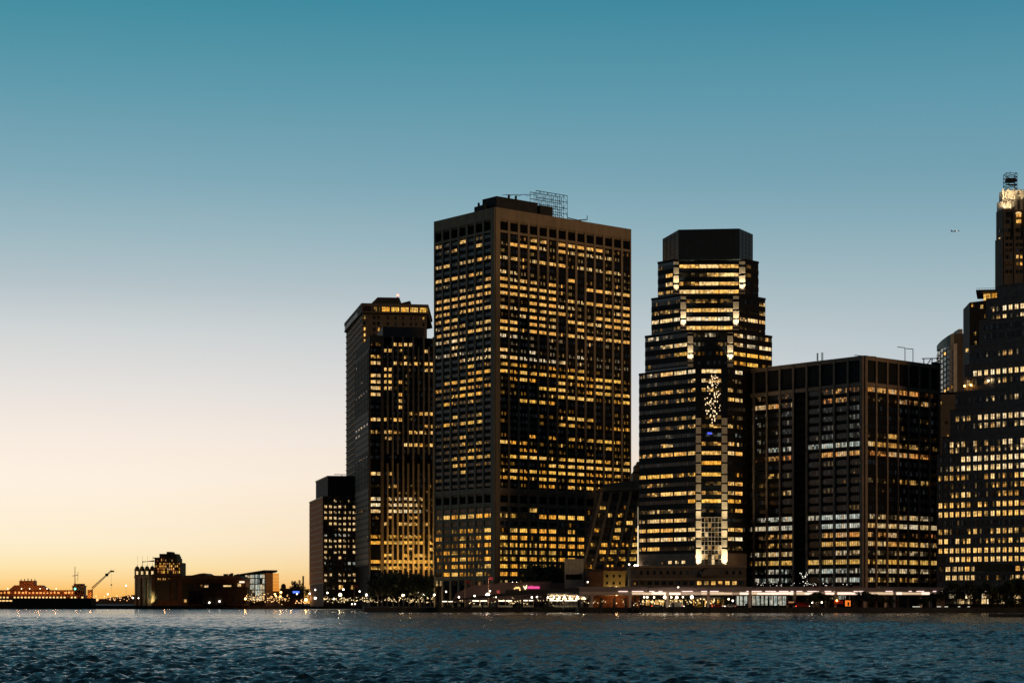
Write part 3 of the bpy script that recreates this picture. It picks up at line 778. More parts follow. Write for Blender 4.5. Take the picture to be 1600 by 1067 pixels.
# ================================================================== stepped dark glass tower with the floodlit corner
def stepped_tower():
    Yc = 940.0
    L0 = Vector((X(1087.3, Yc), Yc)); R0 = Vector((X(1136.2, Yc), Yc))
    dl = Vector((-.695, .719)); dr = Vector((.719, .695))
    def onL(px):
        k = (px - 800) / FPX; t = (L0.x - k * L0.y) / (k * dl.y - dl.x); return L0 + dl * t
    def onR(px):
        k = (px - 800) / FPX; t = (k * R0.y - R0.x) / (dr.x - k * dr.y); return R0 + dr * t
    b = Bld('office_tower', (X(1112, Yc), Yc, 2), 'dark glass tower narrowing in steps, its cut corner edged by floodlit stone strips', bar=.10)
    tiers = [  # left px, left pilaster (a,b), right pilaster (a,b), right px, bottom py, top py, rows of windows
        (998.6, (1087.3, 1095.3), (1127.6, 1136.2), 1216, 925, 574.5),
        (1008, (1074.5, 1083), (1136.5, 1145.3), 1206, 574.5, 515.3),
        (1018, (1063.3, 1071.8), (1145.5, 1154.3), 1195.6, 515.3, 456.8),
        (1028, (1052.4, 1060.6), (1154.8, 1164.2), 1185, 456.8, 400.5)]
    z = lambda py: Z(py, Yc)
    def poly(lp, a, c, rp):
        PA, PB, PC, PD = onL(lp), onL(a), onR(c), onR(rp)
        back = Vector(((PA.x + PD.x) / 2, (PA.y + PD.y) / 2 + 30))
        return [PA, PB, PC, PD, PD + Vector((-8, 14)), back, PA + Vector((8, 14))]
    strs = {
        0: [(580, "12333", "3", "13", 'n'), (594.5, ".1112", "2", "11", 'n'), (609, "12222", "2", "21", 'w'), (623.5, "12122", "1", "33", 'w'),
            (637.8, "..1..", "1", "..", 'w'), (651.7, "12122", "1", "11", 'w'), (665.5, "12122", "2", "21", 'w'), (679, "..1..", "1", ".1", 'c'),
            (693, "..2..", "2", "22", 'w'), (707.5, "22333", "3", "33", 'w'), (723, ".....", "3", "..", 'a'), (741, "33322", "3", ".2", 'a'),
            (755, "121..", "1", "33", 'w'), (769.7, ".2333", "2", "23", 'w'), (782.5, "....3", "3", "32", 'a'), (797, "1221.", "1", "13", 'w'),
            (811.8, "2333.", "1", ".1", 'n'), (827, "33333", "3", "33", 'w'), (841.5, "33332", "3", "33", 'n'), (856, "23111", "2", "12", 'w')],
        1: [(522, "211", "121", "222", 'n'), (536.5, "123", "1.1", "223", 'n'), (551, "112", "1.1", "333", 'a'), (565.5, "1.1", "...", "231", 'a')],
        2: [(467.3, "111", "221", "..2", 'w'), (481.7, "222", "333", "112", 'w'), (495.3, "333", "333", "233", 'n'), (509.5, "112", "333", "111", 'w')],
        3: [(411, "1.", "333", "11", 'w'), (424.3, ".3", "123", "1.", 'w'), (438.3, ".3", "233", ".1", 'w'), (451, "22", "333", "1.", 'w')]}
    baysL = {0: [(999.2, 1009.6), (1011.6, 1030.6), (1032.6, 1051.6), (1053.6, 1072.6), (1075.4, 1086.6)],
             1: [(1008.8, 1029.5), (1032, 1051.6), (1053.6, 1073.6)], 2: [(1018.8, 1029.6), (1031.6, 1051), (1053, 1062.4)], 3: [(1029, 1039), (1040.5, 1051.2)]}
    baysR = {0: [(1137, 1147), (1148.5, 1160)], 1: [(1146.5, 1165), (1167, 1184), (1186, 1205)], 2: [(1155.4, 1166), (1168, 1184), (1186, 1195)], 3: [(1165.5, 1175), (1176.5, 1184.5)]}
    spc = mat('granite_black', (.016, .014, .013), .6, .3, .5, spec=.15)
    for ti, (lp, (la, lb), (ra, rb), rp, pb, pt) in enumerate(tiers):
        pl = poly(lp, la, rb, rp)
        zb, zt = (2 if ti == 0 else z(pb) - .3), z(pt)
        b.prism('wall', pl, zb, zt, SPAN_GL)
        FLf, FC, FRf = Face(pl[0], pl[1]), Face(pl[1], pl[2]), Face(pl[2], pl[3])
        b.box('coping', FLf, 0, FLf.L, -.35, .6, zt - .8, zt + .25, spc); b.box('coping', FRf, 0, FRf.L, -.35, .6, zt - .8, zt + .25, spc)
        b.box('coping', FC, .02, FC.L - .02, -.36, .6, zt - .6, zt + .2, spc)
        ys = strs[ti]
        Yp = FC.pt(0).y
        zc = lambda py: Z(py, Yc)
        for k, (py, sl, sc_, sr, pal) in enumerate(ys):
            b.rowwin(FLf, zc(py), 1.75, sl, [(FLf.u(a), FLf.u(c)) for a, c in baysL[ti]], 5, pal)
            b.rowwin(FRf, zc(py), 1.75, sr, [(FRf.u(a), FRf.u(c)) for a, c in baysR[ti]], 4, pal)
            ca, cb = FC.u(lb + .5), FC.u(ra - .5); nc = len(sc_)
            hh = 1.75
            b.rowwin(FC, zc(py), hh, sc_, [(ca + (cb - ca) * i / nc + .1, ca + (cb - ca) * (i + 1) / nc - .1) for i in range(nc)], 5, pal)
            zn = zc(ys[k + 1][0]) if k + 1 < len(ys) else (zb + .6 if ti else zc(870))
            for F in (FLf, FRf): b.box('spandrel', F, 0.05, F.L - .05, -.22, .3, zn + .92, zc(py) - .92, spc)
            # stone blocks of the two floodlit strips, one per floor
            for (pa, pb_) in ((la, lb), (ra, rb)):
                ua, ub = FC.u(pa), FC.u(pb_)
                gp = .4; ztop = zc(py) - gp; zlow = max(zn + gp, zb)
                if ti == 0 and py < 650: continue
                b.box('stone_block', FC, ua, ub, -.5, .4, zlow, ztop, LIMEP)
        ly = ys[-1][0]
        for (pa, pb_) in ((la, lb), (ra, rb)):
            ua, ub = FC.u(pa), FC.u(pb_)
            if ti: b.box('stone_block', FC, ua, ub, -.5, .4, zc(ys[0][0]) + .85, zt - .9, LIMEP)
            # uplight at the foot of every strip
            fy = {0: 884, 1: 563, 2: 508, 3: 450}[ti]
            pw = FC.world((ua + ub) / 2, -1.5, zc(fy))
            tg = FC.world((ua + ub) / 2, -.2, zc(fy) + 12)
            nst = {0: 34000, 1: 9000, 2: 12000, 3: 14000}[ti]
            s = spot('uplight', (pw[0] - b.o.x, pw[1] - b.o.y, pw[2] - b.o.z), (tg[0] - b.o.x, tg[1] - b.o.y, tg[2] - b.o.z), nst, (1, .80, .50), 80); s.parent = b.root
            if ti == 0:
                for q in (20, 45):
                    pw = FC.world((ua + ub) / 2, -4.5, zc(884 - q * 1.2)); tg = FC.world((ua + ub) / 2, 0, zc(884) + 26 + q)
                    s = spot('uplight', (pw[0] - b.o.x, pw[1] - b.o.y, pw[2] - b.o.z), (tg[0] - b.o.x, tg[1] - b.o.y, tg[2] - b.o.z), 13000, (1, .78, .45), 60); s.parent = b.root
    # window wall at the foot of the corner
    F = Face(onL(1087.3), onR(1136.2))
    a, c = F.u(1095.6), F.u(1127.3)
    rowsz = [z(808), z(816), z(824), z(831), z(838.5), z(845), z(852), z(859), z(866), z(873.5), z(882)]
    for j in range(len(rowsz) - 1):
        for i in range(6):
            u0, u1 = a + (c - a) * i / 6, a + (c - a) * (i + 1) / 6
            b.win(F, u0 + .05, u1 - .05, rowsz[j + 1] + .05, rowsz[j] - .05, 1, (1 if j < 6 else 2) if R.random() < .8 else 2, 'n', v=-.3)
    for j in range(len(rowsz)): b.box('transom', F, a, c, -.52, -.2, rowsz[j] - .12, rowsz[j] + .12, LIMEP)
    for i in range(7): b.box('mullion', F, a + (c - a) * i / 6 - .09, a + (c - a) * i / 6 + .09, -.56, -.2, rowsz[-1], rowsz[0], LIMEP)
    for (pa, pc) in ((1087.3, 1095.3), (1127.6, 1136.2)):
        b.box('stone_strip', F, F.u(pa), F.u(pc), -.45, .4, z(883), z(858), LIMEP)
    # blank stone around the base, low podium and arch
    P1, P2 = Face(onL(998.6), onL(1087)), Face(onR(1136.5), onR(1166))
    for q in (P1, P2): b.box('base_wall', q, .02, q.L - .02, -.4, .6, z(886), z(864), GRAN_BR)
    b.rowwin(P1, z(877.5), 1.5, "..1323", [(P1.u(p), P1.u(p + 6)) for p in (1006, 1020, 1034, 1045, 1056, 1066)], 2, 'n', v=-.46)
    PF = Face((X(985, 930), 930), (X(1166, 926), 926))
    b.prism('podium', [PF.pt(0), PF.pt(PF.L), PF.pt(PF.L) + Vector((0, 18)), PF.pt(0) + Vector((0, 45))], 2, Z(884, 930), STONE_DK)
    b.box('cornice', PF, 0, PF.L, -.5, .4, Z(886.4, 930), Z(883.8, 930), GRAN_BR)
    b.box('cornice', PF, 0, PF.L, -.4, .4, Z(905.5, 930), Z(903.5, 930), GRAN_BR)
    for i in range(17):
        p0 = 990 + i * 10.3
        b.win(PF, PF.u(p0), PF.u(p0 + 3.6), Z(897.5, 930), Z(891.5, 930), 1, 0, 'w')
        if i < 16:
            q0 = 990 + i * 11
            lv = {0: 1, 1: 1, 9: 3, 10: 2, 11: 3, 12: 2, 13: 3, 14: 3}.get(i, 0)
            b.win(PF, PF.u(q0), PF.u(q0 + 7), Z(913.5, 930), Z(907.5, 930), 2, lv, 'w')
    arch = MB(); cx = (X(1095, 925) + X(1128, 925)) / 2; rr = 4.6
    pts = [(cx + rr * math.cos(t), Z(890, 925) - 3 + rr * .9 * math.sin(t)) for t in [PI * i / 12 for i in range(13)]]
    k = len(arch.V)
    for (x, zz) in pts: arch.V.append((x, 925.5, zz)); arch.V.append((x, 929, zz))
    n = len(pts)
    for i in range(n - 1): arch.F.append((2 * i, 2 * i + 1, 2 * i + 3, 2 * i + 2))
    arch.F.append(tuple(2 * i for i in range(n))); b.mesh('arch_hood', arch, STONE_DK)
    # glowing vertical line down the left corner, dimmer in its upper part
    m = MB(); p = onL(998.6); m.tube((p.x - .6, p.y - .8, z(881)), (p.x - .6, p.y - .8, z(818)), .22); b.mesh('corner_glow', m, emit('edge_glow', (1, .84, .58), 1.3))
    m = MB(); m.tube((p.x - .6, p.y - .8, z(817.9)), (p.x - .6, p.y - .8, z(788)), .18); b.mesh('corner_glow', m, emit('edge_dim', (1, .8, .5), .35))
    m = MB(); m.ball((p.x - 1, p.y - 1.5, z(882)), .55); m.ball((p.x - 2.1, p.y - 1.5, z(882)), .55); b.mesh('corner_lamp', m, LAMPC)
    # mechanical crown
    T = [Vector((X(1035.6, 972), 972)), Vector((X(1060.6, 948), 948)), Vector((X(1155, 945), 945)), Vector((X(1176, 960), 960)), Vector((X(1172, 985), 985)), Vector((X(1045, 990), 990))]
    zt = Z(359, 948)
    b.prism('crown', T, z(402), zt, mat('crown_glass', (.018, .034, .042), .38, .2, .3, spec=.6))
    for Fk, nn in ((Face(T[0], T[1]), 4), (Face(T[1], T[2]), 11), (Face(T[2], T[3]), 4)):
        for i in range(nn + 1): b.box('mullion', Fk, max(0, Fk.L * i / nn - .08), min(Fk.L, Fk.L * i / nn + .08), -.12, .05, z(402), zt, STEEL)
        for i in range(1, 7): b.box('transom', Fk, 0, Fk.L, -.08, .05, z(402) + (zt - z(402)) * i / 7 - .07, z(402) + (zt - z(402)) * i / 7 + .07, STEEL)
    b.finish(limit=300)
    # glowing specks put in for the glints on the corner glass
    rr = random.Random(5)
    m = MB(); F = Face(onL(1087.3), onR(1136.2))
    n = 0
    while n < 95:
        px = rr.gauss(1115, 9); py = rr.uniform(587, 662)
        w = 4 + 10 * math.sin(PI * min(1, max(0, (py - 583) / 80)))
        if abs(px - (1113 + (py < 600) * 4)) > w: continue
        if rr.random() < .35 and px < 1112: continue
        p = F.world(F.u(px), -.75 - rr.random() * .5, z(py)); r = rr.uniform(.12, .27)
        m.ball(p, r, 6, 4, sz=rr.uniform(1, 2.4)); n += 1
    o = MB(); 
    m.V = m.V
    g = m.build('glint_specks', emit('glint_glow', (1, .70, .38), 1.8)); tag(g, 'cluster of glowing specks for glints down the corner glass of the dark stepped tower', 'lights', kind='stuff')
    m = MB(); p = F.world(F.u(1105), -.3, z(677)); m.box(p[0], p[0] + 2.2, p[1] - .1, p[1], p[2] - .5, p[2] + .5); g = m.build('blue_panel', emit('blue_glow', (.05, .12, 1), .9)); tag(g, 'small glowing blue panel on the corner of the dark stepped tower', 'sign')
stepped_tower()

# ================================================================== wide dark block with tall piers
def wide_block():
    Y0 = 900.0
    K = (X(1349.7, Y0), Y0); Lf = (X(1162, Y0 * 1.0618), Y0 * 1.0618); Rt = (X(1467, Y0 * 1.0418), Y0 * 1.0418)
    FL, FR = Face(Lf, K), Face(K, Rt)
    z = lambda py: Z(py, Y0)
    b = Bld('office_block', (K[0], K[1], 2), 'wide dark office block with slender piers and tall black openings under its roof', bar=.13)
    back = (Lf[0] + Rt[0] - K[0], Lf[1] + Rt[1] - K[1])
    b.prism('wall', [FL.world(.3, .5, 0)[:2], (K[0], K[1] + .8), FR.world(FR.L - .3, .5, 0)[:2], back], 2, z(556.5), SPAN_GL)
    pxL = [1162.7, 1179, 1199.5, 1219.7, 1240.7, 1261.7, 1282.7, 1304.5, 1326]
    pxR = [1367.7, 1385, 1401.8, 1418, 1434.8, 1451.3]
    for F, pxs, n in ((FL, pxL, 'L'), (FR, pxR, 'R')):
        us = [F.u(p) for p in pxs]
        for u in us: b.box('pier', F, u - .55, u + .55, -.8, .6, 2, z(556), GRAN_BR)
        b.box('parapet', F, 0, F.L, -.6, .7, z(562), z(555.5), GRAN_BR)
        b.box('beam', F, 0, F.L, -.5, .6, z(602.5), z(596.5), GRAN_BR)
    b.box('corner_pier', FR, -.02, 1.6, -.97, .5, 2, z(555.4), GRAN_BR); b.box('corner_pier', FL, FL.L - 1.6, FL.L, -.96, .5, 2, z(555.42), GRAN_BR)
    b.box('corner_pier', FR, FR.L - 1.2, FR.L, -.97, .5, 2, z(555.4), GRAN_BR)
    L = {0: "11.1x.221", 1: "1332x1221", 2: "1111x1111", 3: "1111x1111", 4: "1111x.111", 5: ".111x1111", 6: "1122x2333", 7: "1122x1333", 8: "....x.1.1", 9: "..21x...1",
         10: "111.x1.11", 11: "..12x.1..", 12: "....x....", 13: "1...x...1", 14: "1223x2333", 15: "2333x1333", 16: "1123x1333", 17: "1122x1333", 18: "2233x1122",
         19: "2233x3333", 20: "1122x2322", 21: "1222x1223"}
    Rr = {0: "3333311", 1: "1112221", 2: ".......", 3: "...1.1.", 4: "...1...", 5: "1131111", 6: "3332211", 7: "2233321", 8: ".......", 9: "......1", 10: "1112221",
          11: ".1.....", 12: ".......", 13: "...1...", 14: "2222321", 15: "3333333", 16: "2231112", 17: "3333332", 18: "1222221", 19: "2333333", 20: "2233221", 21: "2222211"}
    pal = {0: 'O', 1: 'O', 6: 'c', 7: 'O', 14: 'c', 15: 'c', 16: 'O', 17: 'W', 18: 'N', 19: 'A', 20: 'c', 21: 'c'}
    eL = pxL + [1347.2]; eR = [1352.2] + pxR + [1465.2]
    bl = [(FL.u(eL[i]) + .55, FL.u(eL[i + 1]) - .55) for i in range(9)]; br = [(FR.u(eR[i]) + .55, FR.u(eR[i + 1]) - .55) for i in range(7)]
    for (q, F) in ((bl, FL), (br, FR)):
        for (a, c) in q: b.box('dark_opening', F, a, c, .02, .5, z(596.4), z(562.1), mat('opening_black', (.012, .012, .013), .8, .2))
    for k in range(22):
        py = 607 + 14.2 * k
        h = 2.2
        dim = 2 <= k <= 5  # faint cool glow on these left-face floors stands for daylight reflected in the glass
        b.rowwin(FL, z(py), h, L[k].replace('x', ' '), bl, 6, 'c' if dim else pal.get(k, 'W'))
        b.rowwin(FR, z(py), h, Rr[k], br, 5, {14: 'N', 15: 'N', 6: 'W', 20: 'N', 21: 'W'}.get(k, pal.get(k, 'W')))
        for F, ff in ((FL, bl), (FR, br)):
            b.box('spandrel', F, .3, F.L - .3, -.15, .3, z(py + 7.1) - .72, z(py + 7.1) + .72, SPAN_DK)
    b.box('stair_glass', FL, bl[4][0], bl[4][1], -.12, .2, 4, z(602.6), VOID)
    b.finish(limit=300)
    zt = z(555.5)
    def rig(name, px, Y, segs, label, cat):
        e = empty(name, (X(px, Y), Y, zt), label, cat); tubes(segs, .18).build('frame', STEEL, e); return e
    rig('davit', 1414, 935, [((0, 0, 0), (0, 0, 8)), ((0, 0, 8), (-3.6, 0, 8.4))], 'left one of two thin hooked davit masts on the wide block roof', 'davit')
    rig('davit', 1426.5, 938, [((0, 0, 0), (0, 0, 7.8)), ((0, 0, 7.8), (-3.4, 0, 8))], 'right one of two thin hooked davit masts on the wide block roof', 'davit')
    rig('roof_antenna', 1278, 935, [((0, 0, 0), (0, 0, 5.5)), ((-.4, 0, 2), (-.4, 0, 5.5))], 'left one of a pair of stubby antennas on the wide block roof', 'antenna')
    rig('roof_antenna', 1284, 935, [((0, 0, 0), (0, 0, 5.8)), ((.5, 0, 2), (.5, 0, 5.8))], 'right one of a pair of stubby antennas on the wide block roof', 'antenna')
    rig('window_rig', 1352, 915, [((-5, 0, 2), (5, 0, 1.3)), ((-1, 0, 0), (-1, 0, 1.8))], 'low slanting rig above the near corner of the wide block roof', 'roof rig')
    rig('window_rig', 1330, 925, [((-4, 0, 1.6), (3, 0, 1)), ((0, 0, 0), (0, 0, 1.4))], 'low slanting rig just left of the near corner on the wide block roof', 'roof rig')
    e = empty('roof_plant', (X(1455, 944), 944, zt - 1), 'jumble of pipes and a platform on the right end of the wide block roof', 'roof plant')
    tubes([((-4.5, 0, 5), (4.2, 0, 5.2)), ((-3.5, 0, 0), (-3.5, 0, 5)), ((0, 0, 0), (.5, 0, 5)), ((3.5, 0, 0), (3, 0, 5)), ((-3.5, 0, 0), (0, 0, 5)), ((0, 0, 3), (4, 0, 3.6))], .24).build('frame', STEEL, e)
    m = MB(); m.box(-4, -1, -1, 1, 0, 2.2); m.box(.5, 4, -1, 1, 0, 3); m.build('tank', STEEL, e)
wide_block()

# ================================================================== brick setback tower at the right edge
def setback_tower():
    Y0 = 900.0
    dirF = Vector((.725, -.69))
    A0 = Vector((X(1463.5, Y0), Y0))
    F0 = Face(A0, A0 + dirF * 70)
    b = Bld('office_tower', (A0.x, A0.y, 2), 'grey brick tower climbing in steps at the right edge, with square lit windows', bar=.14)
    mm = BRICK_G
    steps = [(1463.5, 711.5, 0), (1471.5, 683, 1.2), (1484.5, 641, 2.4), (1493, 613, 3.4), (1507, 571, 4.6), (1515.5, 541, 5.6), (1530, 502, 7), (1541, 468, 8.5), (1558, 447, 10)]
    lo = 2.0; faces = []
    for i, (px, pt, v) in enumerate(steps):
        Fi = Face(F0.world(0, v, 0)[:2], F0.world(70, v, 0)[:2])
        u = Fi.u(px); P = Fi.pt(u); Q = Fi.pt(70)
        Fs = Face(P, Q); zt = Z(pt, P.y)
        b.prism('wall', [P, Q, Q + depth(Fi, 45 - v), P + depth(Fi, 45 - v)], lo if i == 0 else faces[-1][2] - .4, zt, mm)
        b.box('coping', Fs, 0, Fs.L, -.2, .5, zt - .35, zt + .3, BRICK_G)
        faces.append((Fs, lo, zt, px)); lo = zt
    cols = [1469.5, 1478.4, 1487, 1496, 1505, 1513.5, 1523.6, 1531, 1541, 1551, 1560, 1569.8, 1579, 1588.5, 1597.4, 1607]
    rows = {719.4: "....333333333333", 733.4: "1122333333333233", 747.5: "2222210123121333", 761: ".11.1.1.12221223", 774.4: "..22331.112222.2",
            790: "3232321321333323", 804.4: "3333333323333333", 818.2: "...1...........1", 831.3: "2211.231.2323212", 845.9: "33.323.122223132",
            860.4: "3333333333333333", 874: "..33333333333333",
            705: "2.22112112212221", 690: "..3221212.133.32", 676: "..1.1.12.1.12122", 662: "....1.122222.231", 649: "...2221333233332", 635: "....21213211.233",
            620: "......1.12.112.1", 606: ".....1133.333333", 592: "....121.22221.22", 578: "......3333333333", 564: "......2.12122.21", 549: "........1.1221.2",
            535: ".........1......", 520: "................", 506: "...............2", 491: ".........1231133", 477: ".........2133333", 459: "..........22.1.."}
    for py, s in rows.items():
        for px, ch in zip(cols, s):
            # find the step this window lies on
            for (Fs, zl, zt, pl) in faces:
                u = Fs.u(px)
                if px < pl + 3: continue
                zz = Z(py, Fs.pt(max(u, 0)).y) - (px - 1463) * 0.0
                zz = Z(py, F0.pt(F0.u(1469.5)).y) if py > 700 else Z(py, F0.pt(F0.u(1560)).y)
                if zl + 1.0 < zz < zt - 1.2:
                    b.win(Fs, u - .98, u + .98, zz - 1.2, zz + 1.15, 2, 0 if ch == '.' else int(ch), 'n' if py < 735 else ('w' if py > 800 else 'w'))
                    break
    Fb = faces[0][0]
    for py, lv in ((889, "2332333...1.32"), (902.5, ".33323.1.2.232")):
        i = 0
        for k, ch in enumerate(lv):
            px = 1468 + k * 9.6 + (k // 2) * .6
            b.win(Fb, Fb.u(px), Fb.u(px + 7.4), Z(py + 3.8, 895), Z(py - 3.8, 895), 3, 0 if ch == '.' else int(ch), 'w')
    b.box('string_course', Fb, 0, Fb.L, -.25, .3, Z(896.4, 895), Z(894.8, 895), BRICK_G); b.box('string_course', Fb, 0, Fb.L, -.25, .3, Z(882.4, 895), Z(881.2, 895), BRICK_G)
    for (px, py) in ((1509, 607), (1519, 606.5), (1546, 602)):
        Fs = faces[3][0]
        p = faces[4][0].world(faces[4][0].u(px), -1.0, Z(py, 905))
        m = MB(); m.ball(p, .42); b.mesh('ledge_lamp', m, LAMPO if px < 1520 and py < 620 else LAMPW)
    b.finish(limit=300)
setback_tower()

def crown_tower():
    Y0 = 1150.0
    z = lambda py: Z(py, Y0)
    b = Bld('office_tower', (X(1590, Y0), Y0, 2), 'tall stone tower at the right edge with a floodlit crown and steel lattice on top', bar=.12)
    def octo(pl, pc, Y, w=26):
        return [Vector((X(pl, Y + 8), Y + 8)), Vector((X(pc, Y), Y)), Vector((X(1640, Y), Y)), Vector((X(1660, Y + 10), Y + 10)), Vector((X(1655, Y + 40), Y + 40)), Vector((X(pl, Y + 34), Y + 34))]
    b.prism('wall', octo(1554.8, 1566, Y0), 2, z(372), STONE_DK)
    b.prism('wall', octo(1556.4, 1567, Y0 + 1), z(372.5), z(327), STONE_DK)
    b.prism('crown_tier', octo(1557.5, 1567.5, Y0 + 2), z(327.5), z(312), LIME)
    b.prism('crown_tier', octo(1561, 1571, Y0 + 5), z(312.5), z(294.5), LIMEP)
    F = Face((X(1567, Y0), Y0), (X(1640, Y0), Y0)); Fc = Face((X(1556, Y0 + 8), Y0 + 8), (X(1567, Y0), Y0))
    for i in range(8):
        u = F.u(1569 + i * 8.5)
        b.box('buttress', F, u, u + 1.2, 4.3, 5.3, z(312), z(293), LIMEP); b.box('buttress', F, u, u + 1.1, .9, 2.2, z(327), z(311), LIME)
    for px, lv in ((1575.5, 0), (1591.5, 3), (1607, 1)):
        for (y0, y1, n) in ((339.5, 334.5, 2), (349, 343, 3)): b.win(F, F.u(px - 4), F.u(px + 4), z(y0), z(y1), n, lv, 'w')
        m = MB(); pts = [(X(px, Y0) + 1.75 * math.cos(PI * i / 8), z(334.3) + 1.2 * math.sin(PI * i / 8)) for i in range(9)]
        m.V = [(x, Y0 - .07, q) for x, q in pts] + [(x, Y0 + .3, q) for x, q in pts]
        m.F = [tuple(range(9))] + [(i, i + 1, i + 10, i + 9) for i in range(8)]
        b.mesh('arched_head', m, emit('arch_lit', (1, .62, .25), .95) if lv == 3 else SPAN_GL)
    rows = {372: "3....", 382: "1....", 391: ".11.1", 401: "...33", 412: ".2233", 424: "2....", 359: "....."}
    for py, s in rows.items():
        b.win(Fc, Fc.u(1560.5), Fc.u(1563), z(py + 3), z(py - 2.6), 1, 0 if s[0] == '.' else int(s[0]), 'w')
        for px, ch in zip((1573.5, 1579.5, 1589.5, 1595.5), s[1:]):
            b.win(F, F.u(px - 2), F.u(px + 2), z(py + 3), z(py - 2.4), 1, 0 if ch == '.' else int(ch), 'w')
    for px in (1568.5, 1584, 1600): b.box('pier', F, F.u(px), F.u(px) + .8, -.5, .3, z(470), z(329), STONE_DK)
    b.finish()
    for (px, py, Y, e) in ((1565, 311.5, Y0 + 3, 2400), (1574, 311.8, Y0 + 2.4, 2400), (1584, 311.8, Y0 + 2.4, 2400), (1594, 311.8, Y0 + 2.4, 2400), (1605, 311.8, Y0 + 2.4, 2400), (1560, 326.5, Y0 + 1.6, 3200), (1568, 326.8, Y0 + .2, 2800), (1577, 326.8, Y0 + .2, 1800)):
        s = spot('uplight', (X(px, Y) - b.o.x, Y - 1.2 - b.o.y, z(py) - b.o.z + .2), (X(px, Y) - b.o.x, Y + 1.5 - b.o.y, z(py) - b.o.z + 6), e, (1, .80, .50), 120); s.parent = b.root
    e = empty('lattice_mast', (X(1578.5, Y0 + 14), Y0 + 14, z(294.5)), 'dark steel lattice mast standing on the floodlit crown at the right edge', 'mast')
    w = 3.2; H = 11.2
    segs = []
    for sx in (-1, 1):
        for sy in (-1, 1): 
            segs = [((sx * w, sy * w, 0), (sx * w, sy * w, H))]; tubes(segs, .17).build('post', STEEL, e)
    for j in range(6):
        q = H * j / 5
        tubes([((-w, -w, q), (w, -w, q)), ((-w, w, q), (w, w, q)), ((-w, -w, q), (-w, w, q)), ((w, -w, q), (w, w, q))], .15).build('ring', STEEL, e)
        if j < 5:
            q2 = H * (j + 1) / 5
            tubes([((-w, -w, q), (w, -w, q2)), ((w, -w, q), (-w, -w, q2)), ((-w, -w, q), (-w, w, q2)), ((w, -w, q), (w, w, q2))], .12).build('brace', STEEL, e)
    m = MB(); m.box(-2.6, 2.4, -2, 2, 6.6, 8.6); m.tube((-2, -1, 4.8), (3.4, -1, 4.6), .5); m.ball((3, 0, 7.6), 1.1); m.build('equipment', STEEL, e)
    tubes([((0, 0, H), (0, 0, H + 1.8))], .12).build('mast', STEEL, e)
crown_tower()

def dark_slab():
    Y0 = 1060.0
    z = lambda py: Z(py, Y0)
    b = Bld('office_tower', (X(1530, Y0), Y0, 2), 'plain black tower with a glowing glass terrace under a thin canopy on top', bar=.12)
    m = MB(); P = [(X(1505, Y0 + 8), Y0 + 8), (X(1515, Y0), Y0), (X(1570, Y0 - 6), Y0 - 6), (X(1570, Y0 + 30), Y0 + 30), (X(1508, Y0 + 34), Y0 + 34)]
    m.prism(P, 2, [z(480), z(472.5), z(468.6), z(468.6), z(479)]); b.mesh('wall', m, mat('slab_black', (.035, .031, .028), .6, .3))
    F = Face(P[1], P[2])
    for (px, py, lv) in ((1520, 477, 2), (1534, 480, 3), (1547, 482, 1), (1536, 521, 2), (1526, 534, 1), (1523, 521.5, 2), (1524, 536, 2), (1511, 547, 2), (1540, 495, 1)):
        b.win(F, F.u(px - 2.4), F.u(px + 2.4), z(py + 3.2), z(py - 3), 2, lv, 'w')
    FT = Face((X(1536.5, Y0 + 4), Y0 + 4), (X(1558, Y0 + 1), Y0 + 1))
    for i in range(5): b.win(FT, FT.L * i / 5 + .03, FT.L * (i + 1) / 5 - .03, z(468.3), z(457.5), 2, 3, 'a', v=0)
    m = MB(); m.prism([(X(1525, Y0 - 2), Y0 - 2), (X(1559, Y0 - 4), Y0 - 4), (X(1560, Y0 + 22), Y0 + 22), (X(1527, Y0 + 22), Y0 + 22)], z(457.4), z(454)); b.mesh('canopy', m, STEEL)
    m = MB()
    for i in range(8): x = X(1526 + i * 4.3, Y0 - 1.5); m.tube((x, Y0 - 1.5, z(454)), (x, Y0 - 1.5, z(451.3)), .06)
    m.tube((X(1526, Y0 - 1.5), Y0 - 1.5, z(451.3)), (X(1557, Y0 - 1.5), Y0 - 1.5, z(450.8)), .08); b.mesh('railing', m, STEEL)
    b.prism('terrace_room', [(X(1537, Y0 + 5), Y0 + 5), (X(1560, Y0 + 3), Y0 + 3), (X(1560, Y0 + 20), Y0 + 20), (X(1537, Y0 + 20), Y0 + 20)], z(468.7), z(457.6), STEEL)
    b.finish()
dark_slab()

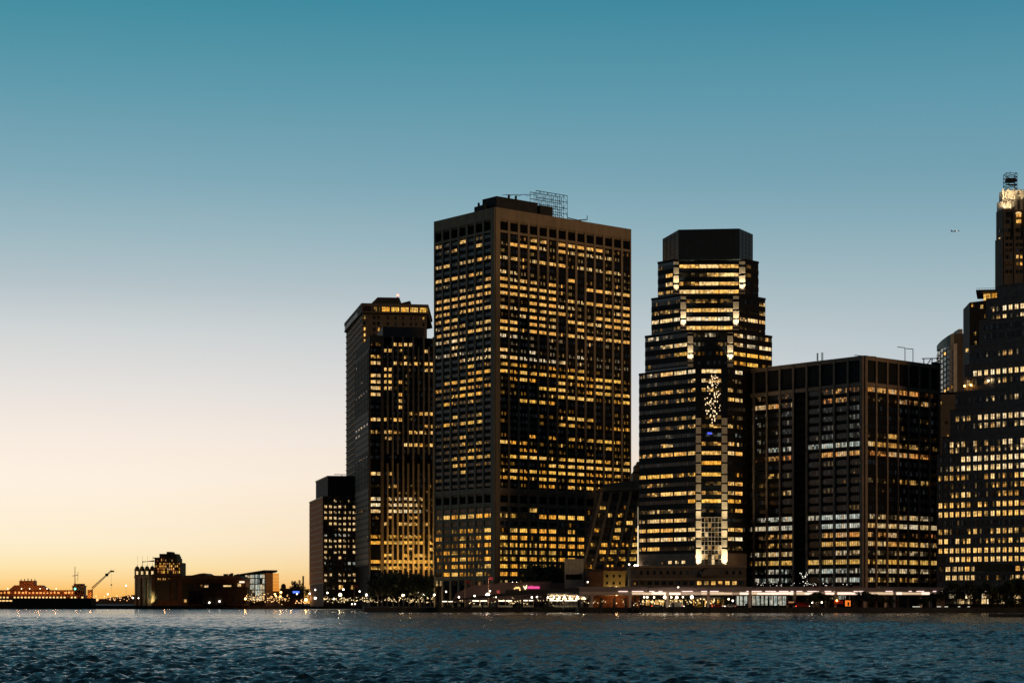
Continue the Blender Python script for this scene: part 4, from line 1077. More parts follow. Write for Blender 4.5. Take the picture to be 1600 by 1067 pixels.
def curved_block():
    Y0 = 1120.0
    z = lambda py: Z(py, Y0)
    b = Bld('apartment_tower', (X(1480, Y0), Y0, 2), 'pale curved apartment tower with reflecting windows, half hidden behind the wide block', bar=.25, frame=STONE_DK)
    pts = []
    for i in range(7):
        t = i / 6; pts.append(Vector((X(1463 + 27 * t ** 1.25, Y0 + 22 * (1 - t) ** 2), Y0 + 22 * (1 - t) ** 2)))
    e = pts[-1]
    m = MB(); P = [tuple(p) for p in pts] + [(X(1499, Y0 + 5), Y0 + 5), (X(1500, Y0 + 40), Y0 + 40), (X(1466, Y0 + 45), Y0 + 45)]
    n = len(P); tops = [z(550 - i * 2.2) for i in range(7)] + [z(535), z(535), z(550)]
    m.prism(P, 2, tops); b.mesh('wall', m, mat('wall_pale', (.55, .48, .42), .8, .15))
    m = MB(); Q = [tuple(p + Vector((0, -1.0))) for p in pts] + [(X(1491, Y0 + 20), Y0 + 20), (X(1468, Y0 + 30), Y0 + 30)]
    m.prism(Q, z(541), [z(533), z(531.5), z(529.5), z(527.5), z(525), z(522.5), z(520), z(520), z(533)]); b.mesh('crown_band', m, LIMEP)
    m = MB(); m.box(X(1498, Y0 + 12), X(1504, Y0 + 12), Y0 + 12, Y0 + 24, z(540), z(509.5)); b.mesh('stair_tower', m, LIME)
    m = MB(); m.box(X(1491, Y0 + 3), X(1506, Y0 + 3), Y0 + 3, Y0 + 30, z(620), z(520)); b.mesh('core', m, STONE_DK)
    rr = random.Random(3)
    for s in range(6):
        F = Face(pts[s], pts[s + 1])
        for k in range(9):
            py = 549.5 - 2.2 * s + 8.3 * k
            lit = (s, k) in ((3, 1), (4, 8), (5, 8), (3, 8))
            o_ = (0.5 if k % 2 else 0)
            u0, u1 = F.L * .08, F.L * .86
            if lit: b.win(F, u0, u1, z(py + 2.6), z(py - 2.6), 1, 3, 'w')
            else: b.box('window', F, u0 + .2 * (k % 2), u1 + .15 * (k % 2), -.08, .05, z(py + 2.5), z(py - 2.8), MIRR)
        b.box('mullion', F, F.L * .9, F.L * .99, -.3, .1, z(615), z(545), LIME)
    b.finish()
curved_block()

# plain dark blocks seen in the gaps
def plain_block(px0, px1, Y, py, label, dep=25, m=STONE_DK, wins=()):
    b = Bld('office_block', (X((px0 + px1) / 2, Y), Y, 2), label)
    b.prism('wall', [(X(px0, Y), Y), (X(px1, Y), Y), (X(px1, Y), Y + dep), (X(px0, Y), Y + dep)], 2, Z(py, Y), m)
    F = Face((X(px0, Y), Y), (X(px1, Y), Y))
    b.box('coping', F, 0, F.L, -.3, .3, Z(py, Y) - .8, Z(py, Y) + .3, SPAN_DK)
    for (px, qy, lv) in wins: b.win(F, F.u(px - 2), F.u(px + 2), Z(qy + 2.5, Y), Z(qy - 2.5, Y), 1, lv, 'w')
    b.finish(); return b
plain_block(1466, 1512, 985, 613.5, 'black block filling the gap between the wide block and the brick setback tower', wins=((1479, 660, 1), (1481, 681, 2), (1470, 630, 2), (1480, 700, 1)))
bb = plain_block(989, 1010, 1210, 737, 'dark stepped building just visible in the bright gap left of the stepped glass tower')
bb.w = []
bb.prism('upper_wall', [(X(992.3, 1212), 1212), (X(1010, 1212), 1212), (X(1010, 1212), 1232), (X(992.3, 1212), 1232)], Z(738, 1210), Z(726, 1212), STONE_DK)
bb.prism('upper_wall', [(X(996, 1215), 1215), (X(1010, 1215), 1215), (X(1010, 1215), 1230), (X(996, 1215), 1230)], Z(727, 1212), Z(721, 1215), STONE_DK)
# ================================================================== far left: ferry, terminal, glass hall
def ferry(px0, px1, Y, label, small=False):
    L = X(px1, Y) - X(px0, Y)
    e = empty('ferry_boat', (X(px0, Y), Y, 0), label, 'ferry boat')
    hullm = mat('ferry_hull', (.20, .08, .04), .6, .2); deckm = mat('ferry_orange', (.42, .15, .05), .6, .2)
    h = MB(); W = 20
    plan = [(2, 3), (L * .1, 0), (L * .92, 0), (L, W * .4), (L, W * .6), (L * .92, W), (L * .1, W), (2, W - 3)]
    h.prism([(x * 1.0, y) for x, y in plan], 0, 6.2); h.build('hull', hullm, e)
    h = MB(); h.prism([(L * .02, 1), (L * .95, 1), (L * .95, W - 1), (L * .02, W - 1)], 6.2, 9.8); h.build('lower_cabin', hullm, e)
    h = MB(); h.prism([(L * .03, 1.5), (L * .86, 1.5), (L * .86, W - 1.5), (L * .03, W - 1.5)], 9.8, 13.2); h.build('upper_cabin', deckm, e)
    h = MB(); h.box(L * .0, L * .9, .5, W - .5, 13.2, 13.6); h.build('roof_deck', hullm, e)
    wl = emit('cabin_light', (1, .62, .22), 1.3)
    for k in range(int(L / 2.6)):
        if R.random() < .88:
            m = MB(); x = 2.5 + k * 2.6
            if x < L * .94: m.box(x, x + 1.3, .9, 1.05, 7.6, 8.8); m.build('window', wl, e)
        if R.random() < .8:
            m = MB(); x = 3 + k * 2.6
            if x < L * .84: m.box(x, x + R.uniform(.9, 1.8), 1.38, 1.55, 11, R.uniform(11.9, 12.7)); m.build('window', emit('deck_light', (1, .38, .08), 1.3), e)
    for x in [L * t for t in (.2, .28, .4, .47, .56, .62, .7)]:
        m = MB(); m.ball((x, 2.5, 14.6), .36); m.build('deck_lamp', emit('deck_lamp', (1, .75, .45), 5), e)
    h = MB(); h.prism([(L * .28, 5), (L * .62, 5), (L * .62, W - 5), (L * .28, W - 5)], 13.6, 17.2, top=[(L * .33, 5), (L * .56, 5), (L * .56, W - 5), (L * .33, W - 5)]); h.build('texas_deck', deckm, e)
    h = MB(); h.prism([(L * .37, 6), (L * .5, 6), (L * .5, W - 6), (L * .37, W - 6)], 17.2, 20.5); h.build('funnel_house', deckm, e)
    for i in range(5):
        m = MB(); x = L * (.38 + .03 * i); m.tube((x, 8, 20.5), (x, 8, 22.2 - .3 * abs(i - 2)), .35); m.build('funnel', hullm, e)
    h = MB(); h.box(L * .83, L * .93, 6, W - 6, 9.8, 16.4); h.box(L * .825, L * .935, 5.4, W - 5.4, 16.4, 16.9); h.box(L * .84, L * .92, 6.5, W - 6.5, 16.9, 18.3); ph = h.build('pilot_house', hullm, e)
    m = MB(); m.tube((L * .845, 9, 18), (L * .845, 9, 31), .35, .2); m.tube((L * .845 - 2, 9, 24), (L * .845 + 2.4, 9, 24.6), .2); m.tube((L * .845 + 2, 9, 20), (L * .845 + 2.2, 9, 27), .15); m.build('mast', STEEL, ph)
    for (x, z, mm) in ((L * .145, 7, LAMPC), (L * .15, 2.2, emit('red_light', (1, .06, .03), 14)), (L * .6, 5.8, LAMPW), (L * .87, 14.5, emit('green_light', (.1, 1, .7), 6))):
        m = MB(); m.ball((x, -.3, z), .7); m.build('lamp', mm, e)
    return e
ferry(-40, 141, 1452, 'long double-deck ferry with orange lit decks, moored at the left edge')

def pier_shed():
    Y = 1398
    b = Bld('pier_shed', (X(60, Y), Y, 2), 'long low dark pier shed in front of the moored ferry', 'shed')
    m = MB(); m.box(X(-200, Y), X(140, Y), Y + 4, Y + 22, 2, 7.6); b.mesh('wall', m, ROOF)
    for i in range(5):
        m = MB(); x = X(-10 + i * 5.6, Y); m.box(x, x + 1.9, Y + 3.8, Y + 4, 5.3, 6.2); b.mesh('window', m, emit('cabin_light', (1, .66, .26), 2.0))
pier_shed()

def crane():
    Y = 1440
    e = empty('crawler_crane', (X(141, Y), Y, 2), 'crane with a long slanting lattice boom and hanging hook beside the moored ferry', 'crane')
    z = lambda py: Z(py, Y) - 2
    x = lambda px: X(px, Y) - X(141, Y)
    cm = mat('crane_yellow', (.32, .17, .05), .7)
    p0, p1 = Vector((x(143), 0, z(921))), Vector((x(174), 0, z(892)))
    for off in ((0, 0, 0), (0, 0, 1.5), (0, 1.5, 0), (0, 1.5, 1.5)):
        m = MB(); o_ = Vector(off); m.tube(p0 + o_, p1 + o_ * .5, .16); m.build('boom_chord', cm, e)
    for i in range(14):
        t0, t1 = i / 14, (i + 1) / 14
        m = MB(); a = p0.lerp(p1, t0); c = p0.lerp(p1, t1); m.tube(a, c + Vector((0, 0, 1.2)), .08); m.build('boom_lacing', cm, e)
    m = MB(); m.box(p1.x - .5, p1.x + 1.8, -1, 1.5, p1.z - .6, p1.z + .5); m.build('boom_head', STEEL, e)
    m = MB(); q = p0.lerp(p1, .76); m.box(q.x - .9, q.x + .9, -.5, 1.8, q.z - .4, q.z + 1.6); m.build('boom_fitting', STEEL, e)
    m = MB(); m.tube(p1, (p1.x, 0, z(923)), .05); m.build('cable', STEEL, e)
    m = MB(); m.ball((p1.x, 0, z(913.3)), .6); m.build('hook_block', STEEL, e)
    m = MB(); m.box(x(136), x(146), -3, 3, 0, 3.4); m.box(x(138), x(144), -2.5, 2.5, 3.4, z(921)); m.build('cab', cm, e)
crane()

def maritime_terminal():
    Y = 1424.0
    z = lambda py: Z(py, Y)
    b = Bld('ferry_terminal', (X(290, Y), Y, 2), 'dark old ferry terminal with four lantern topped pylons and a lit glass attic', bar=.2)
    wm = mat('terminal_brown', (.24, .14, .07), .85, .25)
    gm = mat('terminal_green', (.12, .115, .075), .8, .2)
    FL = Face((X(212.5, Y + 40), Y + 40), (X(238.5, Y), Y))
    FR = Face((X(238.5, Y), Y), (X(385, Y + 6), Y + 6))
    b.prism('wall', [FL.pt(0) + Vector((0, 3)), FR.pt(0) + Vector((0, 3)), FR.pt(FR.u(283)), FR.pt(FR.u(283)) + Vector((0, 50)), FL.pt(0) + Vector((8, 40))], 2, z(901.5), wm)
    b.box('cornice', FR, -.5, FR.u(285), -.9, .5, z(900), z(896.5), wm); b.box('cornice', FL, -1.5, FL.L + .3, -1, .5, FL.z(903), FL.z(899.5), wm)
    for i in range(5):
        u = FL.L * i / 4 if i < 4 else FL.L
        u = max(.8, min(FL.L - .8, u))
        b.box('pylon', FL, u - 1.5, u + 1.5, -.8, 1.5, 2, FL.z(901), wm)
    for i, (px, py) in enumerate(((214.3, 885.5), (222, 884), (229.8, 882.6), (238, 881))):
        t = (px - 212.5) / 26; Yi = Y + 40 * (1 - t); x = X(px, Yi); s = 1.35
        m = MB(); zb = Z(899.5, Yi)
        for dx in (-1, 1):
            for dy in (-1, 1): m.box(x + dx * s - .3, x + dx * s + .3, Yi + dy * s - .3, Yi + dy * s + .3, zb, zb + 4.6)
        m.box(x - s * .9, x + s * .9, Yi - s * .9, Yi + s * .9, zb, zb + 1.0)
        m.box(x - s - .5, x + s + .5, Yi - s - .5, Yi + s + .5, zb + 4.6, zb + 5.1)
        m.ball((x, Yi, zb + 5.3), s + .3, 10, 8, 1.15); m.tube((x, Yi, zb + 6.6), (x, Yi, zb + 8), .4, .1); b.mesh('lantern', m, wm)
        m = MB(); m.tube((x, Yi + 2, zb + 7.5), (x, Yi + 2, Z(868, Yi)), .07); b.mesh('flagpole', m, STEEL)
    for i in range(3):
        u0, u1 = FL.L * (i + .22) / 3.2 , FL.L * (i + .78) / 3.2
        b.box('arch_glass', FL, u0 + 1, u1 + 1, -.35, .3, 7, FL.z(905), gm)
    s = spot('floodlight', (X(229, 1405) - b.o.x, 1418 - b.o.y, 2.5), (X(231, 1430) - b.o.x, 1446 - b.o.y, 16), 9000, (.86, .95, .55), 75); s.parent = b.root
    for (a, c, y0, y1) in ((243, 266, 938, 908), (270, 276, 938, 906)): b.box('panel', FR, FR.u(a), FR.u(c), -.35, .3, z(y0), z(y1), gm)
    for (px, lv) in ((246, 2), (249, 2), (254, 2), (257, 2), (263, 1)): b.win(FR, FR.u(px), FR.u(px + 2.4), z(906), z(902.5), 1, lv, 'w', v=-.5)
    # hall
    b.prism('hall', [FR.pt(FR.u(283)), FR.pt(FR.u(384)), FR.pt(FR.u(384)) + Vector((0, 34)), FR.pt(FR.u(283)) + Vector((0, 34))], 2, z(904), wm)
    m = MB(); P = [(283, 904.5), (283, 898.8), (300, 898.3), (312, 895.6), (318.5, 895.0), (325, 898.4), (374, 899.4), (384, 905), (384, 904.9)]
    V = [(X(p, Y - .8), Y - .8, z(q)) for p, q in P]; n = len(V); m.V = V + [(v[0], v[1] + 36, v[2]) for v in V]
    m.F = [tuple(range(n)), tuple(range(2 * n - 1, n - 1, -1))] + [(i, i + n, (i + 1) % n + n, (i + 1) % n) for i in range(n)]; b.mesh('roof', m, wm)
    for px in (351, 354, 359, 362, 372): 
        m = MB(); x = X(px, Y + 8); m.box(x - .9, x + .9, Y + 8, Y + 10, z(899.5), z(896 if px != 362 else 894.6)); b.mesh('roof_vent', m, wm)
    for (a, c, y0, y1) in ((285, 303, 935, 911), (308, 365, 918, 911)): b.box('panel', FR, FR.u(a), FR.u(c), -.3, .3, z(y0), z(y1), gm)
    b.win(FR, FR.u(313), FR.u(326), z(917.5), z(913), 4, 2, 'o', v=-.35); b.win(FR, FR.u(348.5), FR.u(362), z(916.5), z(913.4), 3, 3, 'n', v=-.35)
    b.win(FR, FR.u(371), FR.u(377), z(916), z(911), 2, 3, 'n', v=-.35); b.win(FR, FR.u(287.5), FR.u(292), z(940.5), z(936), 1, 3, 'n', v=-.35)
    b.box('lit_fascia', FR, FR.u(374), FR.u(382), -.5, -.2, z(910), z(907.5), STRIPW)
    # attic of glass with stepped roofs
    steps = [(241.5, 282, 906, 878.5), (241.5, 277, 878.6, 871.5), (249, 276, 871.6, 867.8), (249, 275, 867.9, 864.8), (260.3, 267.5, 865, 861.6)]
    for i, (a, c, y0, y1) in enumerate(steps):
        Yi = Y + 26 + i
        m = MB(); m.box(X(a, Yi), X(c, Yi), Yi, Yi + 24 - 2 * i, Z(y0, Yi), Z(y1, Yi)); b.mesh('attic', m, wm)
    FA = Face((X(241.5, Y + 25.6), Y + 25.6), (X(282, Y + 25.6), Y + 25.6))
    zz = lambda py: Z(py, Y + 25.6)
    for r_, (y0, y1) in enumerate(((895.6, 891.2), (890.4, 886.6), (885.8, 882.4), (881.6, 878.8))):
        for i in range(13):
            a = 243 + i * 3
            lv = R.choice((1, 2, 2, 3, 3, 0)) if r_ in (0, 1, 2) else R.choice((0, 1, 2))
            if lv: b.win(FA, FA.u(a), FA.u(a + 2.4), zz(y0), zz(y1), 1, lv, 'a' if R.random() < .5 else 'o', v=0)
    for i in range(9): b.win(FA, FA.u(245 + i * 3.3), FA.u(247 + i * 3.3), zz(876.5), zz(872.5), 1, R.choice((0, 1, 2, 2)), 'o', v=-.5)
    m = MB(); m.prism([(X(222, Y + 22), Y + 22), (X(241, Y + 20), Y + 20), (X(241, Y + 34), Y + 34), (X(222, Y + 36), Y + 36)], zz(876.8), [zz(877.9), zz(875), zz(875), zz(877.9)]); b.mesh('canopy', m, STEEL)
    m = MB(); m.tube((X(222.5, Y + 24), Y + 24, zz(898)), (X(222.5, Y + 24), Y + 24, zz(877.5)), .12); b.mesh('post', m, STEEL)
    m = MB(); m.prism([(X(239, Y + 24), Y + 24), (X(250, Y + 23), Y + 23), (X(250, Y + 36), Y + 36), (X(239, Y + 36), Y + 36)], zz(871.6), zz(870.6)); b.mesh('canopy', m, STEEL)
    b.finish()
    # low ferry slip house before the hall
    Y2 = 1408
    s = Bld('slip_house', (X(340, Y2), Y2, 2), 'low black gabled ferry slip house in front of the old terminal hall', 'building')
    m = MB(); P = [(295, 943), (295, 923), (320, 921), (336, 914.5), (352, 917), (368, 916.8), (385.5, 916.8), (385.5, 943)]
    V = [(X(p, Y2), Y2, max(Z(q, Y2), 1.9)) for p, q in P]; n = len(V); m.V = V + [(v[0], v[1] + 14, v[2]) for v in V]
    m.F = [tuple(range(n)), tuple(range(2 * n - 1, n - 1, -1))] + [(i, i + n, (i + 1) % n + n, (i + 1) % n) for i in range(n)]; s.mesh('wall', m, mat('slip_black', (.035, .027, .022), .9, .3))
    F = Face((X(295, Y2), Y2), (X(385, Y2), Y2))
    for i in range(9): s.box('pile', F, F.L * i / 9 + .5, F.L * i / 9 + 1.5, -.7, .05, 2, 9.5, ROOF)
    for (px, py) in ((327, 941), (343, 939)):
        m = MB(); m.ball((X(px, Y2 - 1), Y2 - 1, Z(py, Y2)), .55); s.mesh('lamp', m, LAMPC)
    s.finish()
maritime_terminal()

def glass_terminal():
    Y = 1440.0
    SUNSET_TINT = bpy.data.materials.new('sunset_tinted_glass'); SUNSET_TINT.use_nodes = True; an = SUNSET_TINT.node_tree; ab = an.nodes['Principled BSDF']; an.nodes.remove(ab)
    tr = an.nodes.new('ShaderNodeBsdfTransparent'); tr.inputs[0].default_value = (.96, .74, .42, 1); gl = an.nodes.new('ShaderNodeBsdfGlossy'); gl.inputs['Roughness'].default_value = .1  # sunset amber put into the tint of the clear end panes
    mx = an.nodes.new('ShaderNodeMixShader'); mx.inputs[0].default_value = .12; an.links.new(tr.outputs[0], mx.inputs[1]); an.links.new(gl.outputs[0], mx.inputs[2]); an.links.new(mx.outputs[0], an.nodes['Material Output'].inputs[0])
    b = Bld('glass_terminal', (X(405, Y), Y, 2), 'glass ferry hall with a rising thin roof, green lit front and sunset amber end wall', bar=.28, frame=STONE_DK)
    F = Face((X(370, Y + 30), Y + 30), (X(414.6, Y), Y)); G = Face((X(414.6, Y), Y), (X(436, Y + 22), Y + 22))
    m = MB(); P = [F.pt(0), F.pt(F.L), G.pt(G.L), G.pt(G.L) + Vector((-6, 30)), F.pt(0) + Vector((0, 30))]
    tops = [F.z(899), Z(892.4, Y), G.z(892.6, G.L), G.z(892.6, G.L), F.z(899)]
    m.prism([tuple(p + Vector((.3, .5))) for p in (P[0], P[1], P[1] + Vector((2, 26)), P[4])], 2, [tops[0] - .6, tops[1] - .6, tops[1] - .6, tops[0] - .6]); b.mesh('core', m, STONE_DK)
    m = MB(); m.prism([tuple(p + Vector((.1, .6))) for p in (P[1], P[2], P[3], P[1] + Vector((2, 26)))], 2, Z(923, Y)); b.mesh('plinth', m, STONE_DK)
    m = MB(); k = [P[0] + Vector((-2, -2)), P[1] + Vector((-.6, -2)), Vector((X(433.6, Y + 20), Y + 20)), P[3], P[4]]
    V = [(p.x, p.y, t - .3) for p, t in zip(k, [tops[0], tops[1] + .4, tops[2] + .4, tops[2], tops[0]])]
    m.V = V + [(v[0], v[1], v[2] + .9) for v in V]; n = 5
    m.F = [tuple(reversed(range(n))), tuple(range(n, 2 * n))] + [(i, (i + 1) % n, (i + 1) % n + n, i + n) for i in range(n)]; b.mesh('roof', m, STEEL)
    rr = random.Random(8)
    rows = [(938, 930), (930, 921.4), (920.8, 912.4), (911.8, 903.4), (902.8, 896.5)]
    cols = [(372, 375.5), (375.5, 382), (382.6, 390), (390, 397.6), (398.6, 406), (406, 413.6)]
    for j, (y0, y1) in enumerate(rows):
        for i, (a, c) in enumerate(cols):
            ua, uc = F.u(a), F.u(c)
            ztop = min(F.z(y1, ua), F.z(897, ua) + (F.z(893.4, F.L) - F.z(897.5, 0)) * 0 + 0)
            lv = 2 if j < 2 else 3
            pal = 'w' if (i in (2,) and j in (1, 2, 3)) else 'c'
            if j == 4 and i < 2: continue
            b.win(F, ua, uc, F.z(y0, ua), F.z(y1 + (2 - i * .35 if j == 4 else 0), ua), 2, lv if rr.random() < .8 else 2, pal, v=.1)
    for i in range(6):
        for j in range(8):
            u0, u1 = G.L * i / 6 + .1, G.L * (i + 1) / 6 - .1
            za, zb = G.z(938, u0) + (tops[1] - 1 - G.z(938, u0)) * j / 8, G.z(938, u0) + (tops[1] - 1 - G.z(938, u0)) * (j + 1) / 8 - .15
            if j < 2: b.win(G, u0, u1, za, zb, 1, 1, 'c', v=.1)
            else: b.box('window', G, u0, u1, .05, .12, za, zb, SUNSET_TINT)
    b.finish()
glass_terminal()

def cupola_house():
    Y = 1500
    b = Bld('old_house', (X(448, Y), Y, 2), 'low dark building with a domed cupola and glowing blue sign')
    m = MB(); m.box(X(437, Y), X(470, Y), Y, Y + 20, 2, Z(919, Y)); b.mesh('wall', m, mat('terminal_brown', (.15, .095, .055)))
    m = MB(); x = X(442.5, Y); m.tube((x, Y + 2, Z(919, Y)), (x, Y + 2, Z(916, Y)), 1.9, n=8); m.ball((x, Y + 2, Z(916, Y)), 1.9, 10, 8, 1.2); m.tube((x, Y + 2, Z(914, Y)), (x, Y + 2, Z(911.5, Y)), .3); b.mesh('cupola', m, mat('terminal_brown', (.15, .095, .055)))
    m = MB(); m.box(X(457.5, Y - 20), X(467.5, Y - 20), Y - 20, Y - 19.6, Z(926, Y - 20), Z(923.2, Y - 20)); b.mesh('blue_sign', m, emit('blue_sign', (.06, .16, 1), 2.2))
    m = MB(); m.box(X(457, Y - 19), X(468, Y - 19), Y - 19.5, Y - .1, Z(928, Y), Z(922.5, Y)); b.mesh('sign_block', m, ROOF)
    c = empty('chimney', (X(473.7, Y + 10), Y + 10, 2), 'tall thin chimney standing left of the brick red flank', 'chimney')
    m = MB(); m.tube((0, 0, 0), (0, 0, Z(900, Y + 10) - 2), .75, .6, 8); m.build('stack', STONE_DK, c)
    m = MB(); m.tube((0, 0, Z(901, Y + 10) - 2), (0, 0, Z(899.6, Y + 10) - 2), .8, .8, 8); m.build('cap', STONE_DK, c)
cupola_house()

# ================================================================== elevated highway
def viaduct():
    Y = 880.0
    z = lambda py: Z(py, Y)
    e = empty('elevated_highway', (X(1100, Y), Y, 2), 'long elevated highway with a bright lit edge before the towers on the right', 'highway')
    o = e.location
    vm = mat('viaduct_mauve', (.30, .24, .25), .7, .15, .1)
    def mk(name, mb, m): mb.V = [(v[0] - o.x, v[1] - o.y, v[2] - o.z) for v in mb.V]; return mb.build(name, m, e)
    x0, x1 = X(905, Y), X(1720, Y)
    m = MB(); m.box(x0, x1, Y, Y + 26, z(923.6), z(921)); mk('deck', m, vm)
    m = MB(); m.box(x0, x1, Y - .3, Y + .1, z(923.4), z(917.6)); mk('parapet', m, vm)
    m = MB(); m.box(x0, x1, Y + 26, Y + 26.4, z(923.6), z(915.5)); mk('parapet', m, vm)
    m = MB(); m.box(x0, x1, Y - .1, Y + .5, z(929.4), z(923.7)); mk('girder', m, mat('girder_pale', (.62, .5, .44), .6, .1))
    pxs = [925, 985, 1043, 1107, 1172, 1242, 1306, 1352, 1398, 1455, 1510, 1565, 1620, 1680]
    for i, px in enumerate(pxs):
        for dy in (.8, 22):
            m = MB(); x = X(px, Y); m.box(x - .55, x + .55, Y + dy, Y + dy + 1.1, 2, z(929.3)); m.box(x - 1.6, x + 1.6, Y + dy - .1, Y + dy + 1.3, z(930.6), z(929)); mk('column', m, mat('girder_pale', (.62, .5, .44)))
    # cross beams, and glowing strips put in for the lamplit girder face
    rr = random.Random(2)
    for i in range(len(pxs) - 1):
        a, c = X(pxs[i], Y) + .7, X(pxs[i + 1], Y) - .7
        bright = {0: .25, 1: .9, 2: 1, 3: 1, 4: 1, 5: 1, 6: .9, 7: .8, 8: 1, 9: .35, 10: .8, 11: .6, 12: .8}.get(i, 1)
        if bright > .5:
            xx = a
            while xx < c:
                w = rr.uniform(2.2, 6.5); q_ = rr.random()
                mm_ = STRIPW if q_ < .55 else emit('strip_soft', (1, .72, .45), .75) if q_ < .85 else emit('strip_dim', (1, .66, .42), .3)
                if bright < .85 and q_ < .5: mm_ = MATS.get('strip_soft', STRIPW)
                m = MB(); m.box(xx, min(c, xx + w) - .08, Y - .45, Y - .15, z(928.4 + rr.uniform(-.3, .3)), z(925.2 + rr.uniform(-.4, .4))); mk('glow_strip', m, mm_)
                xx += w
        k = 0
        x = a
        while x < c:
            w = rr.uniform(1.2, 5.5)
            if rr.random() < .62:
                m = MB(); m.box(x, min(c, x + w), Y - .5, Y - .2, z(923.9), z(922.9)); mk('glow_strip', m, emit('strip_pink', (1, .76, .68), 1.5))
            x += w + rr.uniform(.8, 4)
    # ramp sinking to the left
    m = MB(); P = [(X(905, Y), z(923.5)), (X(905, Y), z(917.6)), (X(790, Y), z(926)), (X(700, Y), z(937)), (X(700, Y), z(939)), (X(800, Y), z(929.5))]
    V = [(p[0], Y, p[1]) for p in P]; n = len(V); m.V = V + [(v[0], v[1] + 14, v[2]) for v in V]
    m.F = [tuple(range(n)), tuple(range(2 * n - 1, n - 1, -1))] + [(i, i + n, (i + 1) % n + n, (i + 1) % n) for i in range(n)]; mk('ramp', m, STEEL)
    # light under the deck
    for px, w_, e_, col in ((1020, 40, 900, (1, .72, .42)), (1100, 60, 900, (1, .72, .42)), (1200, 50, 800, (.85, .95, .85)), (1310, 40, 300, (1, .6, .3)), (1430, 60, 500, (1, .62, .35)), (1540, 60, 300, (1, .85, .5))):
        d = bpy.data.lights.new('under_deck_light', 'AREA'); d.energy = e_ * 2; d.color = col; d.shape = 'RECTANGLE'; d.size = w_ * .3; d.size_y = 3
        q = bpy.data.objects.new('under_deck_light', d); C.objects.link(q); q.location = (X(px, Y) - o.x, 12, z(930.5) - o.z); q.parent = e
viaduct()

# ================================================================== small things along the shore
def car_mesh(kind):
    paint = {'white': (.7, .7, .68), 'yellow': (.75, .45, .04), 'dark': (.04, .045, .05), 'red': (.45, .04, .03), 'silver': (.35, .36, .38)}[kind]
    return mat('car_paint_' + kind, paint, .3, .05)
CARP = {}
def car(px, Y, z0, kind, label, van=False, flip=False):
    e = empty('parked_car' if z0 < 5 else 'driving_car', (X(px, Y), Y, z0), label, 'car', 'cars along the waterfront')
    key = (kind, van)
    if key not in CARP:
        m = MB(); P = [(-2.3, .35), (2.3, .35), (2.3, .85), (1.5, 1.0), (.8, 1.5), (-1.1, 1.5), (-1.7, 1.0), (-2.3, .95)] if not van else [(-2.8, .4), (2.8, .4), (2.8, 1.2), (2.1, 2.4), (-2.8, 2.5)]
        n = len(P); m.V = [(x, -.9, z) for x, z in P] + [(x, .9, z) for x, z in P]
        m.F = [tuple(range(n)), tuple(range(2 * n - 1, n - 1, -1))] + [(i, i + n, (i + 1) % n + n, (i + 1) % n) for i in range(n)]
        body = mesh_from('body', m.V, m.F, [car_mesh(kind)])
        g = MB(); g.box(-1.0, .9, -.92, .92, 1.02, 1.4) if not van else g.box(1.0, 2.2, -.92, .92, 1.4, 2.1)
        gl = mesh_from('side_window', g.V, g.F, [SPAN_GL])
        w = MB(); w.tube((0, -.95, 0), (0, -.7, 0), .34, n=10); wh = mesh_from('wheel', w.V, w.F, [ROOF])
        h = MB(); h.box(-.06, .06, -.2, .2, -.1, .1); hl = mesh_from('headlight', h.V, h.F, [LAMPC]); tl = mesh_from('taillight', h.V, h.F, [emit('tail_red', (1, .05, .03), 8)])
        CARP[key] = (body, gl, wh, hl, tl)
    body, gl, wh, hl, tl = CARP[key]
    s = -1 if flip else 1
    link('body', body, e, scale=(s, 1, 1)); link('side_window', gl, e, scale=(s, 1, 1))
    for x in (-1.4, 1.4):
        link('wheel', wh, e, (x, 0, .34)); link('wheel', wh, e, (x, 1.65, .34))
    for y in (-.6, .6):
        link('headlight', hl, e, (2.35 * s + (.5 * s if van else 0), y, .75)); link('taillight', tl, e, (-2.35 * s - (.5 * s if van else 0), y, .8))
    return e
for (px, Y, z0, kd, lb, van, fl) in (
    (1093, 872, 2, 'yellow', 'yellow taxi parked below the highway under the stepped tower', False, False),
    (1056, 874, 2, 'white', 'white van parked below the highway left of the yellow taxi', True, True),
    (1027, 872, 2, 'silver', 'silver car parked below the highway left of the white van', False, False),
    (1254, 872, 2, 'red', 'red van with lit lamps below the highway beside the dark bushes', True, False),
    (1141, 874, 2, 'white', 'white car parked below the highway at the left of the green lit pavilion', False, True),
    (1077, 872, 2, 'dark', 'dark car parked between the white van and the yellow taxi', False, True),
    (1121, 872, 2, 'red', 'red car parked just right of the yellow taxi', False, False)):
    car(px, Y, z0, kd, lb, van, fl)
for (px, kd, lb, fl) in ((1016, 'dark', 'dark car driving on the elevated highway with red tail lights, farthest left', True), (1086, 'white', 'white car driving on the elevated highway below the floodlit strips', False),
                         (1178, 'silver', 'silver car driving on the elevated highway before the left piers of the wide block', False), (1274, 'red', 'red car driving on the elevated highway before the wide block', True),
                         (1378, 'white', 'white car driving on the elevated highway right of the wide block corner', False)):
    car(px, 893, Z(921, 880) + .02, kd, lb, False, fl)

